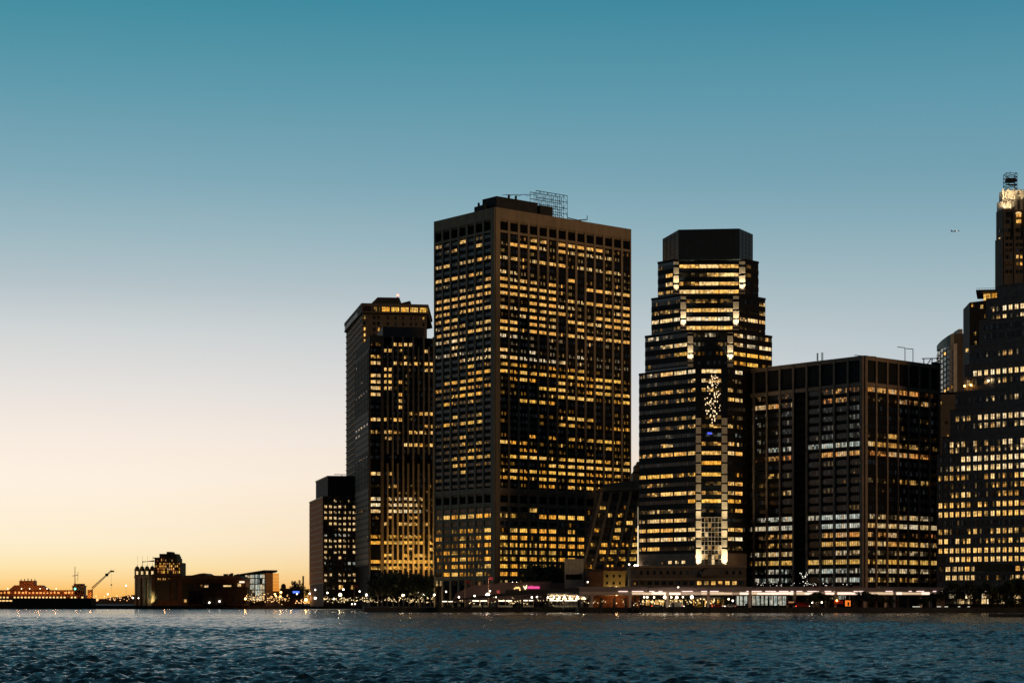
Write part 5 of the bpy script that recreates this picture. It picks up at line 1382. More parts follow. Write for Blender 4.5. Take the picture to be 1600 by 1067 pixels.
def lamp(px, py, Y, label, mm=None, r=.42, group='street lamps along the shore', z0=2.0):
    e = empty('street_lamp', (X(px, Y), Y, z0), label, 'street lamp', group)
    h = Z(py, Y) - z0
    m = MB(); m.tube((0, 0, 0), (0, 0, max(.3, h - r)), .11, .07); m.build('pole', STEEL, e)
    m = MB(); m.ball((0, 0, h), r, 10, 8); m.build('lamp_globe', mm or LAMPC, e, smooth=True)
    return e
lamps = [(717, 932.5, 930), (741.5, 930.5, 930), (751, 933, 935), (762, 929.2, 930, 0, .95), (775, 932, 930), (765.5, 923, 960), (770, 916, 985), (697, 924, 985),
         (831, 932.7, 900), (839, 932, 905), (856, 933, 900), (865.5, 932.5, 900), (874, 933, 900), (882, 932.3, 900), (890.5, 933.2, 900), (902.5, 932.5, 905),
         (953, 917.5, 960), (957.6, 918, 965), (963.5, 917.2, 960), (983, 881.5, 940), (995.5, 932.5, 890), (1006.5, 932.4, 876), (1011.5, 932.6, 876), (1022, 932.8, 876), (1038.5, 932.4, 876, 0, .6),
         (1049, 932.7, 876), (1057.5, 932.8, 876, 0, .6), (1067, 932.3, 876), (1081, 932.4, 876, 0, .65), (1138.5, 935.5, 876), (1145, 938, 876), (1261, 934, 890), (1269, 940.6, 876), (1284, 940.6, 876),
         (1059.6, 917.5, 895), (918.5, 908.8, 975), (800.8, 909.9, 1000), (807.3, 909.8, 1000)]
ORD = ['first', 'second', 'third', 'fourth', 'fifth', 'sixth', 'seventh', 'eighth', 'ninth', 'tenth', 'eleventh', 'twelfth', 'thirteenth', 'fourteenth', 'fifteenth', 'sixteenth', 'seventeenth', 'eighteenth', 'nineteenth', 'twentieth', 'twenty-first']
def where_r(px): return 'before the mauve hall' if px < 780 else 'along the ferry landing roofs' if px < 912 else 'before the yellow fronted house' if px < 990 else 'under the elevated highway'
left = [(484, 927, 1240, LAMPC, .5), (492.5, 921, 1238, LAMPC, .45), (511.5, 925.8, 1230, LAMPC, .5), (531.5, 928.8, 1200, LAMPW, 1.0), (536.5, 920.6, 1225, LAMPC, .5), (521.7, 934.8, 1200, LAMPC, .4), (562, 923.6, 1180, LAMPC, .4),
        (572.5, 929, 1120, LAMPC, .6), (630, 929.5, 1080, LAMPW, .75), (640, 929, 1080, LAMPW, .65), (662, 929, 1070, LAMPC, .6), (678.5, 929, 1060, LAMPC, .5), (658.6, 916, 1090, LAMPC, .38), (652.6, 924.5, 1080, LAMPC, .4),
        (478, 936.6, 1330, LAMPO, 1.0), (492.6, 934, 1250, LAMPC, .7), (439, 925, 1420, LAMPO, .7), (429.5, 927.7, 1400, LAMPO, .5), (431.5, 931, 1400, LAMPO, .45), (438, 931.5, 1400, LAMPO, .5), (383.5, 935, 1395, LAMPO, .7),
        (464, 927.5, 1400, LAMPC, .4), (550, 943.4, 1150, LAMPC, .32), (554.5, 943, 1150, LAMPC, .4), (197, 914.5, 1440, LAMPC, .45), (168.5, 927.8, 1440, LAMPW, .5), (208, 934, 1410, LAMPC, .4), (216.5, 934, 1405, LAMPC, .4)]
def where_l(px): return 'by the old ferry terminal' if px < 300 else 'before the glass hall' if px < 470 else 'at the foot of the low block' if px < 600 else 'among the promenade trees'
allL = [(L_[0], L_[1], L_[2], L_[3], L_[4], where_l(L_[0])) for L_ in left]
for i, L_ in enumerate(lamps): allL.append((L_[0], L_[1], L_[2], LAMPW if (L_[0] > 990 and i % 2) else LAMPC, (L_[4] if len(L_) > 4 else .36), where_r(L_[0])))
allL.sort()
cnt = {}
for (px, py, Y, mm, r, wh) in allL:
    col = 'orange' if mm is LAMPO else 'white'; k = (col, wh); n = cnt.get(k, 0); cnt[k] = n + 1
    lamp(px, py, Y, f'{ORD[n]} {col} street lamp from the left {wh}', mm, r, f'{col} lamps {wh}')

# strings of little lights at street level, too small and many to tell apart
def glitter(name, label, pts, rmin, rmax, m):
    b = MB()
    rr = random.Random(len(pts))
    for (px, py, Y) in pts: b.ball((X(px, Y), Y, Z(py, Y)), rr.uniform(rmin, rmax), 6, 4)
    o = b.build(name, m); tag(o, label, 'lights', kind='stuff')
rr = random.Random(21)
glitter('street_lights', 'thick scatter of warm street level lights before the glass hall', [(rr.uniform(385, 452), rr.gauss(934.5, 3.2), rr.uniform(1398, 1415)) for _ in range(95)], .12, .40, emit('glitter_a', (1, .56, .20), 2.2))
glitter('street_lights', 'thick scatter of pale street level lights below the low block and the fins', [(rr.uniform(505, 680), min(941, rr.gauss(936.5, 2.4)), rr.uniform(1060, 1160)) for _ in range(190)], .08, .30, emit('glitter_b', (1, .72, .34), 1.7))
glitter('street_lights', 'scatter of warm lights around the moored ferry and the far shore', [(rr.choice([rr.uniform(134, 155), rr.uniform(160, 208)]), rr.gauss(934.5, 2.0), rr.uniform(1440, 1480)) for _ in range(56)], .2, .55, emit('glitter_c', (1, .50, .20), 2.0))
glitter('street_lights', 'scatter of small warm lights under the elevated highway', [(rr.uniform(1000, 1125), rr.gauss(939.5, 2.6), rr.uniform(884, 897)) for _ in range(120)], .1, .38, emit('glitter_b', (1, .80, .46), 3.0))
glitter('street_lights', 'scatter of small warm lights around the rust orange shed and landing', [(rr.uniform(700, 1000), rr.gauss(939.5, 3), rr.uniform(905, 925) if rr.random() < .5 else 886.5) for _ in range(110)], .07, .26, emit('glitter_b', (1, .80, .46), 3.0))
glitter('street_lights', 'scatter of lights at the foot of the wide block', [(rr.uniform(1180, 1330), rr.uniform(910, 915), 899.0) for _ in range(44)], .06, .16, emit('glitter_d', (.95, .9, .75), 2.2))
glitter('street_lights', 'small cool lights sparkling in the dark stair glass of the wide block', [(rr.uniform(1249, 1262), rr.uniform(888, 914), 912.0) for _ in range(16)], .1, .22, emit('glitter_d', (.95, .95, .85), 4))
glitter('street_lights', 'warm spill of lights around the street level by the chimney', [(rr.uniform(455, 505), rr.gauss(940, 1.6), rr.uniform(1300, 1380)) for _ in range(34)], .15, .42, emit('glitter_e', (1, .50, .18), 2.2))

# pavilions below and beside the highway
def pavilion(name, px0, px1, Y, py0, py1, n, lv, pal, label, rows=1, roofm=None, dep=7, piers=True):
    b = Bld(name, (X((px0 + px1) / 2, Y), Y, 2), label, 'pavilion', bar=.14)
    F = Face((X(px0, Y), Y), (X(px1, Y), Y))
    b.prism('wall', [F.pt(0), F.pt(F.L), F.pt(F.L) + Vector((0, dep)), F.pt(0) + Vector((0, dep))], 2, Z(py1, Y) + .3, SPAN_DK)
    zb, zt = Z(py0, Y), Z(py1, Y)
    for j in range(rows):
        for i in range(n):
            a = F.L * i / n + .12; c = F.L * (i + 1) / n - .12
            l = lv if isinstance(lv, int) else int(lv[j][i])
            b.win(F, a, c, zb + (zt - zb) * j / rows + .08, zb + (zt - zb) * (j + 1) / rows - .08, 3, l, pal)
    b.box('roof', F, -.5, F.L + .5, -1.2, dep, zt + .31, zt + .65, roofm or STEEL)
    b.finish(); return b
pavilion('glass_pavilion', 1149, 1200, 889, 946, 930, 8, 3, 'c', 'pale green lit glass pavilion under the highway, left half')
pavilion('glass_pavilion', 1201.5, 1229, 889, 946, 930, 4, 3, 'c', 'pale green lit glass pavilion under the highway, shorter right one')
pavilion('market_hall', 1001, 1075, 891, 946, 936, 10, ["2323323232"], 'w', 'warm lit market hall under the highway at the left')
pavilion('market_hall', 1082, 1132, 893, 946, 935.5, 7, ["2231221"], 'a', 'dim amber lit market hall under the highway beside the yellow taxi')
pavilion('glass_pavilion', 1296, 1329, 889, 936.5, 929.5, 5, ["22321"], 'c', 'small cool lit kiosk under the highway between two dark bushes')
pavilion('glass_pavilion', 1482, 1596, 868, 943.5, 926.5, 9, ["122131302", "213031203"], 'n', 'two-storey pale yellow lit glass pavilion behind the trees at the right edge', rows=2)
def colour_box(name, px0, px1, py0, py1, Y, m, label, cat, dep=2.5):
    e = empty(name, (X(px0, Y), Y, max(2, Z(py0, Y))), label, cat)
    w = X(px1, Y) - X(px0, Y); h = Z(py1, Y) - max(2, Z(py0, Y))
    b = MB(); b.box(0, w, 0, dep, 0, h); b.build('body', m, e)
    b = MB(); b.box(-.15, w + .15, -.3, dep + .1, h, h + .18); b.build('top', STEEL, e)
    return e, w, h
e, w, h = colour_box('ticket_kiosk', 1322, 1329, 946.5, 937.5, 876, emit('kiosk_orange', (1, .22, .02), 1.0), 'glowing orange kiosk under the highway between the bushes', 'kiosk')
b_ = MB(); b_.box(w * .3, w * .7, -.06, 0, .2, h * .7); b_.build('door', mat('door_dark', (.1, .03, .01)), e)
e, w, h = colour_box('awning_stall', 1303, 1317, 943, 937.5, 878, mat('awning_red', (.5, .06, .02)), 'dark red stall left of the glowing orange kiosk', 'stall')
b_ = MB(); b_.ball((w * .3, -.4, 1.5), .35); b_.build('lamp', LAMPO, e)
e, w, h = colour_box('food_truck', 1229, 1244, 944, 938.5, 880, mat('truck_red', (.5, .03, .02), .5), 'red food truck beside the pale green pavilion', 'truck')
b_ = MB(); b_.box(w * .2, w * .8, -.05, 0, h * .45, h * .85); b_.build('hatch', emit('hatch_warm', (1, .5, .2), .35), e)
for x_ in (.2, .8):
    b_ = MB(); b_.tube((w * x_, -.1, .1), (w * x_, .3, .1), .35, n=10); b_.build('wheel', ROOF, e)
# long orange shed
def orange_shed():
    Y = 888
    b = Bld('orange_shed', (X(965, Y), Y, 2), 'rust orange shed with dark doors under the left end of the highway', 'shed')
    om = mat('rust_orange', (.24, .085, .03), .7, .35, .6)
    F = Face((X(925, Y), Y), (X(999, Y), Y))
    b.prism('wall', [F.pt(0), F.pt(F.L), F.pt(F.L) + Vector((0, 10)), F.pt(0) + Vector((0, 10))], 2, Z(930, Y), om)
    for i in range(15): b.box('panel', F, F.L * i / 15 + .1, F.L * (i + 1) / 15 - .1, -.12, .1, 2.2, Z(930.5, Y), om)
    for px in (938, 958, 976, 990): b.box('door', F, F.u(px), F.u(px + 3.6), -.2, .1, 2, Z(933.5, Y), ROOF)
    d = bpy.data.lights.new('wall_lamp', 'POINT'); d.energy = 420; d.color = (1, .55, .25); d.shadow_soft_size = .4
    q = bpy.data.objects.new('wall_lamp', d); C.objects.link(q); q.location = (X(962.5, Y) - b.o.x, -5, Z(930.5, Y) - 2); q.parent = b.root
    m = MB(); m.ball((X(962.5, Y), Y - 5, Z(928.5, Y)), .4); b.mesh('lamp', m, LAMPO)
orange_shed()

# ferry landing with lit roofs
def landing_roof(px0, px1, Y, py_roof, label, slope=0, bright=True):
    e = empty('landing_shelter', (X(px0, Y), Y, 2), label, 'shelter')
    w = X(px1, Y) - X(px0, Y); zt = Z(py_roof, Y) - 2
    b = MB(); b.prism([(0, 0), (w, 0), (w, 7), (0, 7)], zt, [zt + .3 + slope, zt + .3, zt + .3, zt + .3 + slope]); b.build('roof', STEEL, e)
    n = max(2, int(w / 6))
    for i in range(n + 1):
        b = MB(); x = .2 + (w - .4) * i / n; b.tube((x, .3, -1.5), (x, .3, zt), .1); b.build('post', SLAB, e)
    for i in range(n):
        b = MB(); x = w * i / n + .3; b.box(x, x + w / n - .6, .6, 1.6, zt - .55, zt - .15); b.build('glow_strip', emit('landing_light', (1, .86, .62), 2.6 if bright else .5), e)
    b = MB(); b.box(0, w, 5, 5.2, -1.5, 1.0); b.build('back_rail', mat('rail_pale', (.5, .45, .35), .7), e)
    for i in range(int(w / 1.5)):
        if R.random() < .55:
            b = MB(); x = i * 1.5 + .2; b.box(x, x + .9, 4.6, 4.9, -1, R.uniform(.2, 1.0)); b.build('bench', mat('bench_pale', (.4, .36, .28), .8), e)
    return e
landing_roof(737, 762, 908, 937, 'left flat lit roof of the ferry landing')
landing_roof(778, 801, 908, 937, 'second flat lit roof of the ferry landing')
landing_roof(817, 834, 908, 936.5, 'third and shortest flat lit roof of the ferry landing')
landing_roof(858, 903, 900, 936.5, 'longest flat lit roof of the ferry landing, before the brightest canopy')
landing_roof(690, 708, 915, 938, 'dim little roof at the left end of the ferry landing', bright=False)
def lit_canopy():
    Y = 915
    e = empty('lit_canopy', (X(850, Y), Y, 2), 'wide fan shaped canopy with a brilliantly lit underside above the ferry landing', 'canopy')
    o = e.location
    b = MB(); rows = 9
    P0 = [(855, 928.5), (866, 926.6), (882, 927.2), (900, 929), (921, 932.5)]
    P1 = [(857, 935.4), (868, 934.6), (884, 934.6), (902, 935), (921, 936)]
    for i in range(4):
        for j in range(3):
            pass
    V = [(X(p, Y + 14), Y + 14, Z(q, Y + 14)) for p, q in P1] + [(X(p, Y), Y, Z(q, Y)) for p, q in P0]
    b.V = [(v[0] - o.x, v[1] - o.y, v[2] - o.z) for v in V]; b.V += [(v[0], v[1], v[2] + .35) for v in b.V]
    for k in (0, 10):
        for i in range(4): b.F.append((k + i, k + i + 1, k + i + 6, k + i + 5))
    b.F += [(5 + i, 6 + i, 16 + i, 15 + i) for i in range(4)]
    b.build('roof', mat('canopy_white', (.75, .68, .58), .7, .15, 1.2), e)
    for i in range(11):
        px = 858 + i * 5.8; b = MB(); b.tube((X(px, Y + 3) - o.x, 3, 0), (X(px, Y + 3) - o.x, 3, Z(929.5 + i * .2, Y) - 2), .1); b.build('post', SLAB, e)
    for i in range(6):
        px = 862 + i * 10
        b = MB(); b.tube((X(px, Y + 9) - o.x - 1, 9, Z(935, Y + 9) - 2), (X(px, Y + 9) - o.x + 1, 9, Z(935, Y + 9) - 2), .12); b.build('light_tube', LAMPW, e)
        d = bpy.data.lights.new('canopy_lamp', 'POINT'); d.energy = 170; d.color = (1, .74, .45); d.shadow_soft_size = .3
        q = bpy.data.objects.new('canopy_lamp', d); C.objects.link(q); q.location = (X(px, Y + 5) - o.x, 5, Z(934.5, Y + 5) - 2); q.parent = e
lit_canopy()

def hall_with_sign():
    Y = 975
    b = Bld('purple_hall', (X(790, Y), Y, 2), 'mauve windowless hall behind the ferry landing with a glowing pink sign', 'hall')
    pm = mat('mauve_wall', (.17, .12, .11), .8, .15, .15)
    m = MB(); P = [(706, 941), (712, 927), (735, 915.3), (770, 911.5), (790, 909.5), (862, 907.6), (862, 941)]
    V = [(X(p, Y), Y, Z(q, Y)) for p, q in P]; n = len(V); m.V = V + [(v[0], v[1] + 22, v[2]) for v in V]
    m.F = [tuple(range(n)), tuple(range(2 * n - 1, n - 1, -1))] + [(i, i + n, (i + 1) % n + n, (i + 1) % n) for i in range(n)]; b.mesh('wall', m, pm)
    F = Face((X(706, Y), Y), (X(905, Y), Y))
    b.prism('side_wall', [(X(862.5, Y), Y), (X(925, Y), Y), (X(925, Y + 12), Y + 12), (X(862.5, Y + 12), Y + 12)], 2, Z(910, Y), pm)
    b.box('dark_band', F, F.u(790), F.u(905), -.25, .2, Z(927, Y), Z(921.3, Y), ROOF)
    # sign: pale leaf mark, then a row of small pink letters too fine to read
    m = MB(); zc = Z(917.4, Y); x = X(820.5, Y)
    k = 0
    V = [(x, zc - 1.1), (x - .75, zc + .2), (x - 1.0, zc + 1.0), (x - .3, zc + .4), (x, zc - .1), (x + .45, zc + .9), (x + .95, zc + 1.3), (x + .8, zc - .2)]
    m.V = [(a, Y - .5, q) for a, q in V] + [(a, Y - .3, q) for a, q in V]; n = 8; m.F = [tuple(range(n)), tuple(range(2 * n - 1, n - 1, -1))] + [(i, i + n, (i + 1) % n + n, (i + 1) % n) for i in range(n)]
    b.mesh('sign_emblem', m, emit('sign_cream', (1, .82, .45), 2.0))
    pk = emit('sign_pink', (1, .09, .36), 1.6); rr = random.Random(12)
    for i in range(10):
        m = MB(); x0 = X(824.6 + i * 1.86, Y); hh = rr.choice((.55, .6, .95)); w = .36
        m.box(x0, x0 + .14, Y - .5, Y - .35, zc - .55, zc + hh); m.box(x0 + .3, x0 + .44, Y - .5, Y - .35, zc - .55, zc + .5)
        m.box(x0, x0 + .44, Y - .5, Y - .35, zc + .3 * (i % 2) - .1, zc + .3 * (i % 2) + .1) if i % 3 else m.box(x0, x0 + .44, Y - .5, Y - .35, zc - .55, zc - .35)
        b.mesh('sign_letter', m, pk)
    for i, (px, py) in enumerate(((804, 919), (806.2, 917.6), (808, 918.2), (809.8, 917.5), (811.6, 918.4), (812.3, 921))):
        m = MB(); x0 = X(px, Y); m.box(x0 - .28, x0 + .28, Y - .5, Y - .3, Z(py, Y) - .35, Z(py, Y) + .35); b.mesh('sign_letter', m, emit('sign_gold', (1, .62, .2), 1.8))
    m = MB(); m.box(X(776, Y), X(781, Y), Y - .5, Y - .1, Z(926.5, Y), Z(922, Y)); b.mesh('red_panel', m, emit('dull_red', (1, .06, .05), .28))
    d = bpy.data.lights.new('wall_wash', 'POINT'); d.energy = 600; d.color = (1, .6, .55); d.shadow_soft_size = .5
    q = bpy.data.objects.new('wall_wash', d); C.objects.link(q); q.location = (X(760, Y) - b.o.x, -14, 12); q.parent = b.root
hall_with_sign()

def small_buildings():
    Y = 968
    b = Bld('vent_tower', (X(897, Y), Y, 2), 'square pale concrete ventilation tower in front of the tallest tower')
    b.prism('wall', [(X(882, Y), Y), (X(912, Y), Y), (X(912, Y + 9), Y + 9), (X(882, Y + 9), Y + 9)], 2, Z(873, Y), LIME)
    F = Face((X(882, Y), Y), (X(912, Y), Y))
    b.box('louvre', F, F.u(884), F.u(909), -.05, .2, Z(905, Y), Z(897, Y), SPAN_DK)
    b.box('coping', F, -.1, F.L + .1, -.2, .3, Z(874, Y), Z(872.6, Y), LIME)
    for i in range(6): b.box('joint', F, F.u(882 + i * 6) - .04, F.u(882 + i * 6) + .04, -.03, .1, Z(896.5, Y), Z(874.2, Y), STONE_DK)
    Y = 960
    b = Bld('brick_house', (X(931, Y), Y, 2), 'small dark brick house left of the yellow fronted house')
    b.prism('wall', [(X(919, Y), Y), (X(942.6, Y), Y), (X(942.6, Y + 12), Y + 12), (X(919, Y + 12), Y + 12)], 2, Z(892.5, Y), mat('brick_brown', (.16, .075, .05), .9))
    b = Bld('yellow_house', (X(965, Y), Y, 2), 'small old house with a lit yellow front and a dark red roof', bar=.1)
    ym = mat('stucco_yellow', (.52, .36, .13), .9, .12, .5)
    b.prism('wall', [(X(943, Y), Y), (X(988, Y), Y), (X(988, Y + 12), Y + 12), (X(943, Y + 12), Y + 12)], 2, Z(891.5, Y), ym)
    m = MB(); m.prism([(X(942.5, Y), Y - .5), (X(989, Y), Y - .5), (X(989, Y), Y + 12.5), (X(942.5, Y), Y + 12.5)], Z(891.4, Y), Z(885, Y), top=[(X(942.5, Y), Y + 5), (X(989, Y), Y + 5), (X(989, Y), Y + 7), (X(942.5, Y), Y + 7)]); b.mesh('roof', m, mat('roof_red', (.14, .04, .03), .9))
    for px in (957, 966.5, 977): 
        m = MB(); m.box(X(px - 1, Y), X(px + 1, Y), Y + 1, Y + 3, Z(890.5, Y), Z(887.5, Y)); b.mesh('dormer', m, ym)
    F = Face((X(943, Y), Y), (X(988, Y), Y))
    b.box('cornice', F, -.1, F.L + .1, -.3, .2, Z(892.6, Y), Z(891, Y), ym)
    for j, py in enumerate((899.5, 910.7)):
        for px in (948.5, 959, 968.5, 980): b.win(F, F.u(px - 1.8), F.u(px + 1.8), Z(py + 2.3, Y), Z(py - 2.3, Y), 2, 0, 'w')
    b.finish()
    d = bpy.data.lights.new('front_light', 'POINT'); d.energy = 1500; d.color = (1, .72, .3); d.shadow_soft_size = .4
    q = bpy.data.objects.new('front_light', d); C.objects.link(q); q.location = (X(966, Y) - b.o.x, -9, 7); q.parent = b.root
    Y = 950
    b = Bld('shop_building', (X(985, Y), Y, 2), 'low dark shop building with dim windows right of the yellow fronted house', bar=.1)
    b.prism('wall', [(X(977, Y), Y), (X(1004, Y), Y), (X(1004, Y + 8), Y + 8), (X(977, Y + 8), Y + 8)], 2, Z(901, Y), STONE_DK)
    F = Face((X(977, Y), Y), (X(1004, Y), Y))
    for px, l in ((982, 1), (996, 1), (1006, 2)):
        if px < 1002: b.win(F, F.u(px - 2.6), F.u(px + 2.6), Z(913.5, Y), Z(908.5, Y), 2, l, 'w')
    b.finish()
small_buildings()

# piles, posts and flagpoles
pile_m = MB(); pile_m.tube((0, 0, -3), (0, 0, 3.2), .5, .45, 8); pile_me = mesh_from('pile', pile_m.V, pile_m.F, [ROOF])
rr = random.Random(31)
for i, (px, hgt) in enumerate([(735, 1.2), (754, 1.3), (808, 1.5), (813, 1.6), (849, 1.1), (904, 1.5), (938, 1.3), (959, 1.0), (978, 1.1), (988, 1.5), (1002, 1.0), (1034, 1.0), (1052, 1.1), (1071, 1.6), (1099, 1.7), (1110, 1.0), (1166, 1.2), (1203, 1.0), (1216, 1.1)]):
    Y = 895 if px < 905 else 846
    o = link('mooring_pile', pile_me, None, (X(px, Y), Y, 0), 0, (1, 1, hgt))
    tag(o, f'{ORD[i]} dark timber mooring pile from the left along the seawall', 'pile', 'mooring piles along the seawall')
for (px, top, Y, lb) in ((726.5, 905, 925, 'tall pale flagpole at the left of the ferry landing'), (763.5, 900, 965, 'thin flagpole in front of the purple hall'), (553.5, 913, 1130, 'thin mast left of the promenade trees')):
    e = empty('flagpole', (X(px, Y), Y, 2), lb, 'flagpole'); m = MB(); m.tube((0, 0, 0), (0, 0, Z(top, Y) - 2), .16, .09); m.build('pole', SLAB, e)
    m = MB(); m.box(0, 2.2, -.03, .03, Z(top, Y) - 3.6, Z(top, Y) - 2.3); m.build('flag', mat('flag_red', (.4, .06, .06)), e)

# moored barges and low boats against the seawall
def barge(px0, px1, Y, h, label):
    e = empty('moored_barge', (X(px0, Y), Y, 0), label, 'barge')
    w = X(px1, Y) - X(px0, Y)
    m = MB(); m.prism([(1.2, 0), (w - 1.2, 0), (w - 1.2, 7), (1.2, 7)], -.4, h, top=[(0, 0), (w, 0), (w, 7), (0, 7)]); m.build('hull', ROOF, e)
    m = MB(); m.box(w * .2, w * .45, 2, 5, h, h + 1.6); m.build('cabin', STEEL, e)
    for i in range(6):
        m = MB(); x = w * (i + .5) / 6; m.tube((x, .3, h), (x, .3, h + .9), .08); m.build('stanchion', STEEL, e)
barge(682, 735, 893, 1.5, 'low dark barge moored at the left end of the ferry landing')
barge(838, 900, 890, 1.3, 'low dark barge moored before the longest lit landing roof')
barge(1000, 1040, 842, 1.1, 'low dark barge moored under the market hall')

# ------------------------------------------------------------------ trees
LEAFM = mat('foliage_dark', (.045, .055, .028), .8, .4, .9)
BARK = mat('bark', (.06, .045, .035), .9, .3, 1.5)
def crown_mesh(seed, w, h, n=1500, leaf=.42):
    r = random.Random(seed); V, F = [], []
    clumps = []
    for i in range(26):
        a = r.uniform(0, 2 * PI); q = r.random() ** .5 * w * .42; zc = r.uniform(-.42, .42) * h
        q *= math.sqrt(max(.08, 1 - (zc / (h * .55)) ** 2))
        clumps.append((q * math.cos(a), q * math.sin(a), zc, r.uniform(.11, .22) * w))
    for i in range(n):
        c = r.choice(clumps); d = Vector((r.gauss(0, 1), r.gauss(0, 1), r.gauss(0, .8))); d.normalize(); q = c[3] * r.uniform(.55, 1.12)
        p = Vector(c[:3]) + d * q
        nrm = (d + Vector((r.uniform(-.8, .8), r.uniform(-.8, .8), r.uniform(-.8, .8)))).normalized()
        a = nrm.orthogonal().normalized(); b = nrm.cross(a); t = r.uniform(0, PI); a, b = a * math.cos(t) + b * math.sin(t), b * math.cos(t) - a * math.sin(t)
        s = leaf * r.uniform(.6, 1.4); k = len(V)
        V.extend([tuple(p - a * s), tuple(p - b * s * .6), tuple(p + a * s), tuple(p + b * s * .6)]); F.append((k, k + 1, k + 2, k + 3))
    return mesh_from('crown', V, F, [LEAFM])
CR = [crown_mesh(i, 8.0, 6.4, 1100, .38) for i in range(5)]
CRS = [crown_mesh(i + 20, 8.0, 6.6, 560, .42) for i in range(4)]
def trunk_mesh(seed):
    r = random.Random(seed + 50); m = MB(); m.tube((0, 0, 0), (.1, 0, 3.6), .26, .17, 7)
    for i in range(6):
        a = r.uniform(0, 2 * PI); q = Vector((math.cos(a) * 2.2, math.sin(a) * 2.2, r.uniform(5.2, 7.5))); m.tube((.1, 0, 3.2 + .2 * i * .4), q, .12, .04, 5)
    return mesh_from('trunk', m.V, m.F, [BARK])
TR = [trunk_mesh(i) for i in range(3)]
TN = {}
def tree(px, Y, pybase_top, s, label, group, sx=1.0, lift=0.0):
    """pybase_top: row of the tree top; s: scale"""
    n = TN.get(group, 0); TN[group] = n + 1
    e = empty('tree', (X(px, Y), Y, 2), f'{ORD[n]} from the left of the ' + group, 'tree', group, rz=R.uniform(0, 6.28))
    top = Z(pybase_top, Y) - 2; s = top / 10.6
    link('trunk', R.choice(TR), e, scale=(s, s, s)); c = link('crown', R.choice(CRS if 'promenade' in group or 'far' in group else CR), e, (0, 0, 7.3 * s)); c.scale = (s * sx, s * sx, s)
    return e
r2 = random.Random(77)
g = 'dark promenade trees below the striped tower'
for i, (px, top) in enumerate(sorted([(582, 909), (590, 901), (599, 906), (605, 893), (614, 898), (623, 889), (632, 900), (639, 895), (649, 903), (655, 897), (664, 905), (673, 900)])):
    tree(px, 1085 + r2.uniform(-25, 30), top, 1, '', g, sx=r2.uniform(.7, 1.0))
g = 'dark trees on the terrace behind the pink sign'
for px, top in ((829, 888), (838, 880), (847, 887), (858, 883), (868, 889), (877, 886)):
    tree(px, 990 + r2.uniform(-6, 6), top, 1, '', g, sx=r2.uniform(.75, 1))
g = 'far trees right of the glass hall'
for px, top in ((456, 917), (463.5, 907.5), (469, 912), (480, 921)):
    tree(px, 1490 + r2.uniform(-8, 8), top, 1, '', g, sx=.7)
g = 'dark round bushes in front of the lit highway edge'
for px, top in sorted(((1262, 930), (1272, 926), (1282, 924.5), (1292, 929), (1338, 929), (1348, 924), (1358, 926), (1368, 928), (1378, 932), (1392, 935), (1242, 941), (1411, 938), (1438, 935), (1447, 930), (1457, 927))):
    tree(px, 868 + r2.uniform(-4, 4), top, 1, '', g, sx=1.35)
g = 'dark trees before the yellow pavilion at the right edge'
for px, top in sorted(((1468, 922), (1478, 919), (1489, 909), (1501, 917), (1516, 909), (1528, 917), (1541, 907), (1553, 917), (1564, 914), (1576, 908), (1586, 905), (1596, 902), (1608, 900))):
    tree(px, 862 + r2.uniform(-3, 3), top, 1, '', g, sx=.72)
g = 'low dense bushes by the water at the right edge'
for px, top in ((1558, 935), (1568, 934), (1579, 936), (1590, 936), (1600, 934)):
    tree(px, 848 + r2.uniform(-2, 2), top, 1, '', g, sx=1.7)
# big dark billboard-like netted structure in front of the setback tower
e = empty('billboard', (X(1542, 872), 872, 2), 'dark netted hoarding raised on posts before the brick setback tower', 'hoarding')
w = X(1582, 872) - X(1542, 872)
m = MB(); m.box(X(1523, 872) - X(1542, 872), w, 0, .6, Z(892, 872) - 2, Z(880.5, 872) - 2); m.build('net_panel', mat('net_green', (.02, .028, .022), .9, .4, .8), e)
for px in (1524, 1540, 1562, 1581):
    m = MB(); x = X(px, 872) - X(1542, 872); m.tube((x, .9, 0), (x, .9, Z(881, 872) - 2), .18); m.build('post', STEEL, e)

# dock edge fixtures: short pale lights low on the seawall
for qi, (px0, px1, Y) in enumerate(((1426, 1437.5, 849), (1464, 1470, 849), (1476, 1481, 849), (1497, 1500, 849), (1512, 1515, 849))):
    m = MB(); m.box(0, X(px1, Y) - X(px0, Y), -.2, .2, 0, .25); o = m.build('dock_light', emit('dock_pale', (.95, .95, .75), .9 if px0 == 1426 else .4), None, (X(px0, Y), Y, Z(947.8, Y)))
    tag(o, 'long pale tube light low on the seawall' if px0 == 1426 else f'{ORD[qi - 1]} short faint light from the left low on the seawall', 'lamp', None if px0 == 1426 else 'faint seawall lights')

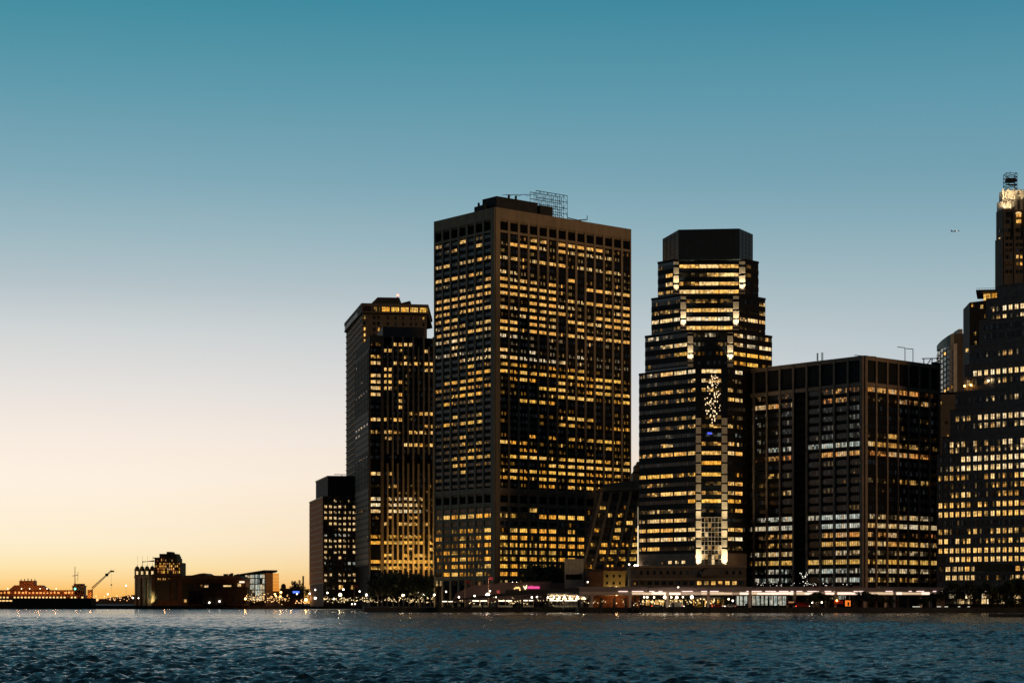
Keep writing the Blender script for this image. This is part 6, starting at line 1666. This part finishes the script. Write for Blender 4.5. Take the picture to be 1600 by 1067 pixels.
# airliner high on the right
def airliner():
    Y = 9000
    e = empty('airliner', (X(1493, Y), Y, Z(361.3, Y)), 'tiny airliner flying high in the sky on the right', 'airplane')
    pm = mat('plane_skin', (.12, .14, .16), .4, .1)
    wht = emit('landing_light', (1, .98, .9), 5)
    m = MB(); m.tube((-17, 0, -1.5), (15, 0, 1.6), 1.9, 1.9, 10); m.tube((-17, 0, -1.5), (-21, 0, -1.2), 1.9, .5, 10); m.tube((15, 0, 1.6), (18.5, 0, 2), 1.9, .4, 10); m.build('fuselage', pm, e)
    for s in (-1, 1):
        m = MB(); m.prism([(4, 0), (-3, 0), (-8, s * 17), (-5.5, s * 17)], -.4, .3); m.build('wing', pm, e)
        m = MB(); m.prism([(-14, 0), (-18, 0), (-21, s * 6), (-19, s * 6)], .6, 1.0); m.build('tailplane', pm, e)
        m = MB(); m.tube((1, s * 5.5, -1.6), (5, s * 5.5, -1.2), 1.1, 1.0, 8); m.build('engine', pm, e)
    m = MB(); m.V = [(-14, -.2, 0), (-20, -.2, 0), (-22, -.2, 6), (-19, -.2, 6), (-14, .2, 0), (-20, .2, 0), (-22, .2, 6), (-19, .2, 6)]
    m.F = [(0, 1, 2, 3), (7, 6, 5, 4), (0, 4, 5, 1), (1, 5, 6, 2), (2, 6, 7, 3), (3, 7, 4, 0)]; m.build('tail_fin', pm, e)
    m = MB(); m.ball((5, -2, 0), 2.0, 8, 6); m.build('landing_light', wht, e)
airliner()

# light of the far left quay and ferry lamps, plus added lights without fixtures
for px, py, Y, en in ((439, 926, 1416, 2600), (478, 934, 1326, 3000), (384, 934, 1392, 2200), (531, 928, 1196, 2600), (455, 932, 1440, 2600), (258, 936, 1412, 700), (300, 938, 1412, 700), (30, 917, 1440, 2400), (60, 911, 1440, 2400), (88, 918, 1440, 2000), (120, 922, 1440, 1500), (142, 932, 1436, 1500)):
    d = bpy.data.lights.new('quay_lamp_and_fill', 'POINT'); d.energy = en; d.color = (1, .42, .14) if px != 531 else (1, .78, .45); d.shadow_soft_size = .5
    q = bpy.data.objects.new('quay_lamp_and_fill', d); C.objects.link(q); q.location = (X(px, Y), Y - 2.5, Z(py, Y))
for i, px in enumerate((626, 641, 662, 600)):
    d = bpy.data.lights.new('promenade_lamp', 'POINT'); d.energy = 900; d.color = (1, .74, .36); d.shadow_soft_size = .5
    q = bpy.data.objects.new('promenade_lamp', d); C.objects.link(q); q.location = (X(px, 1070), 1070, 5.5)
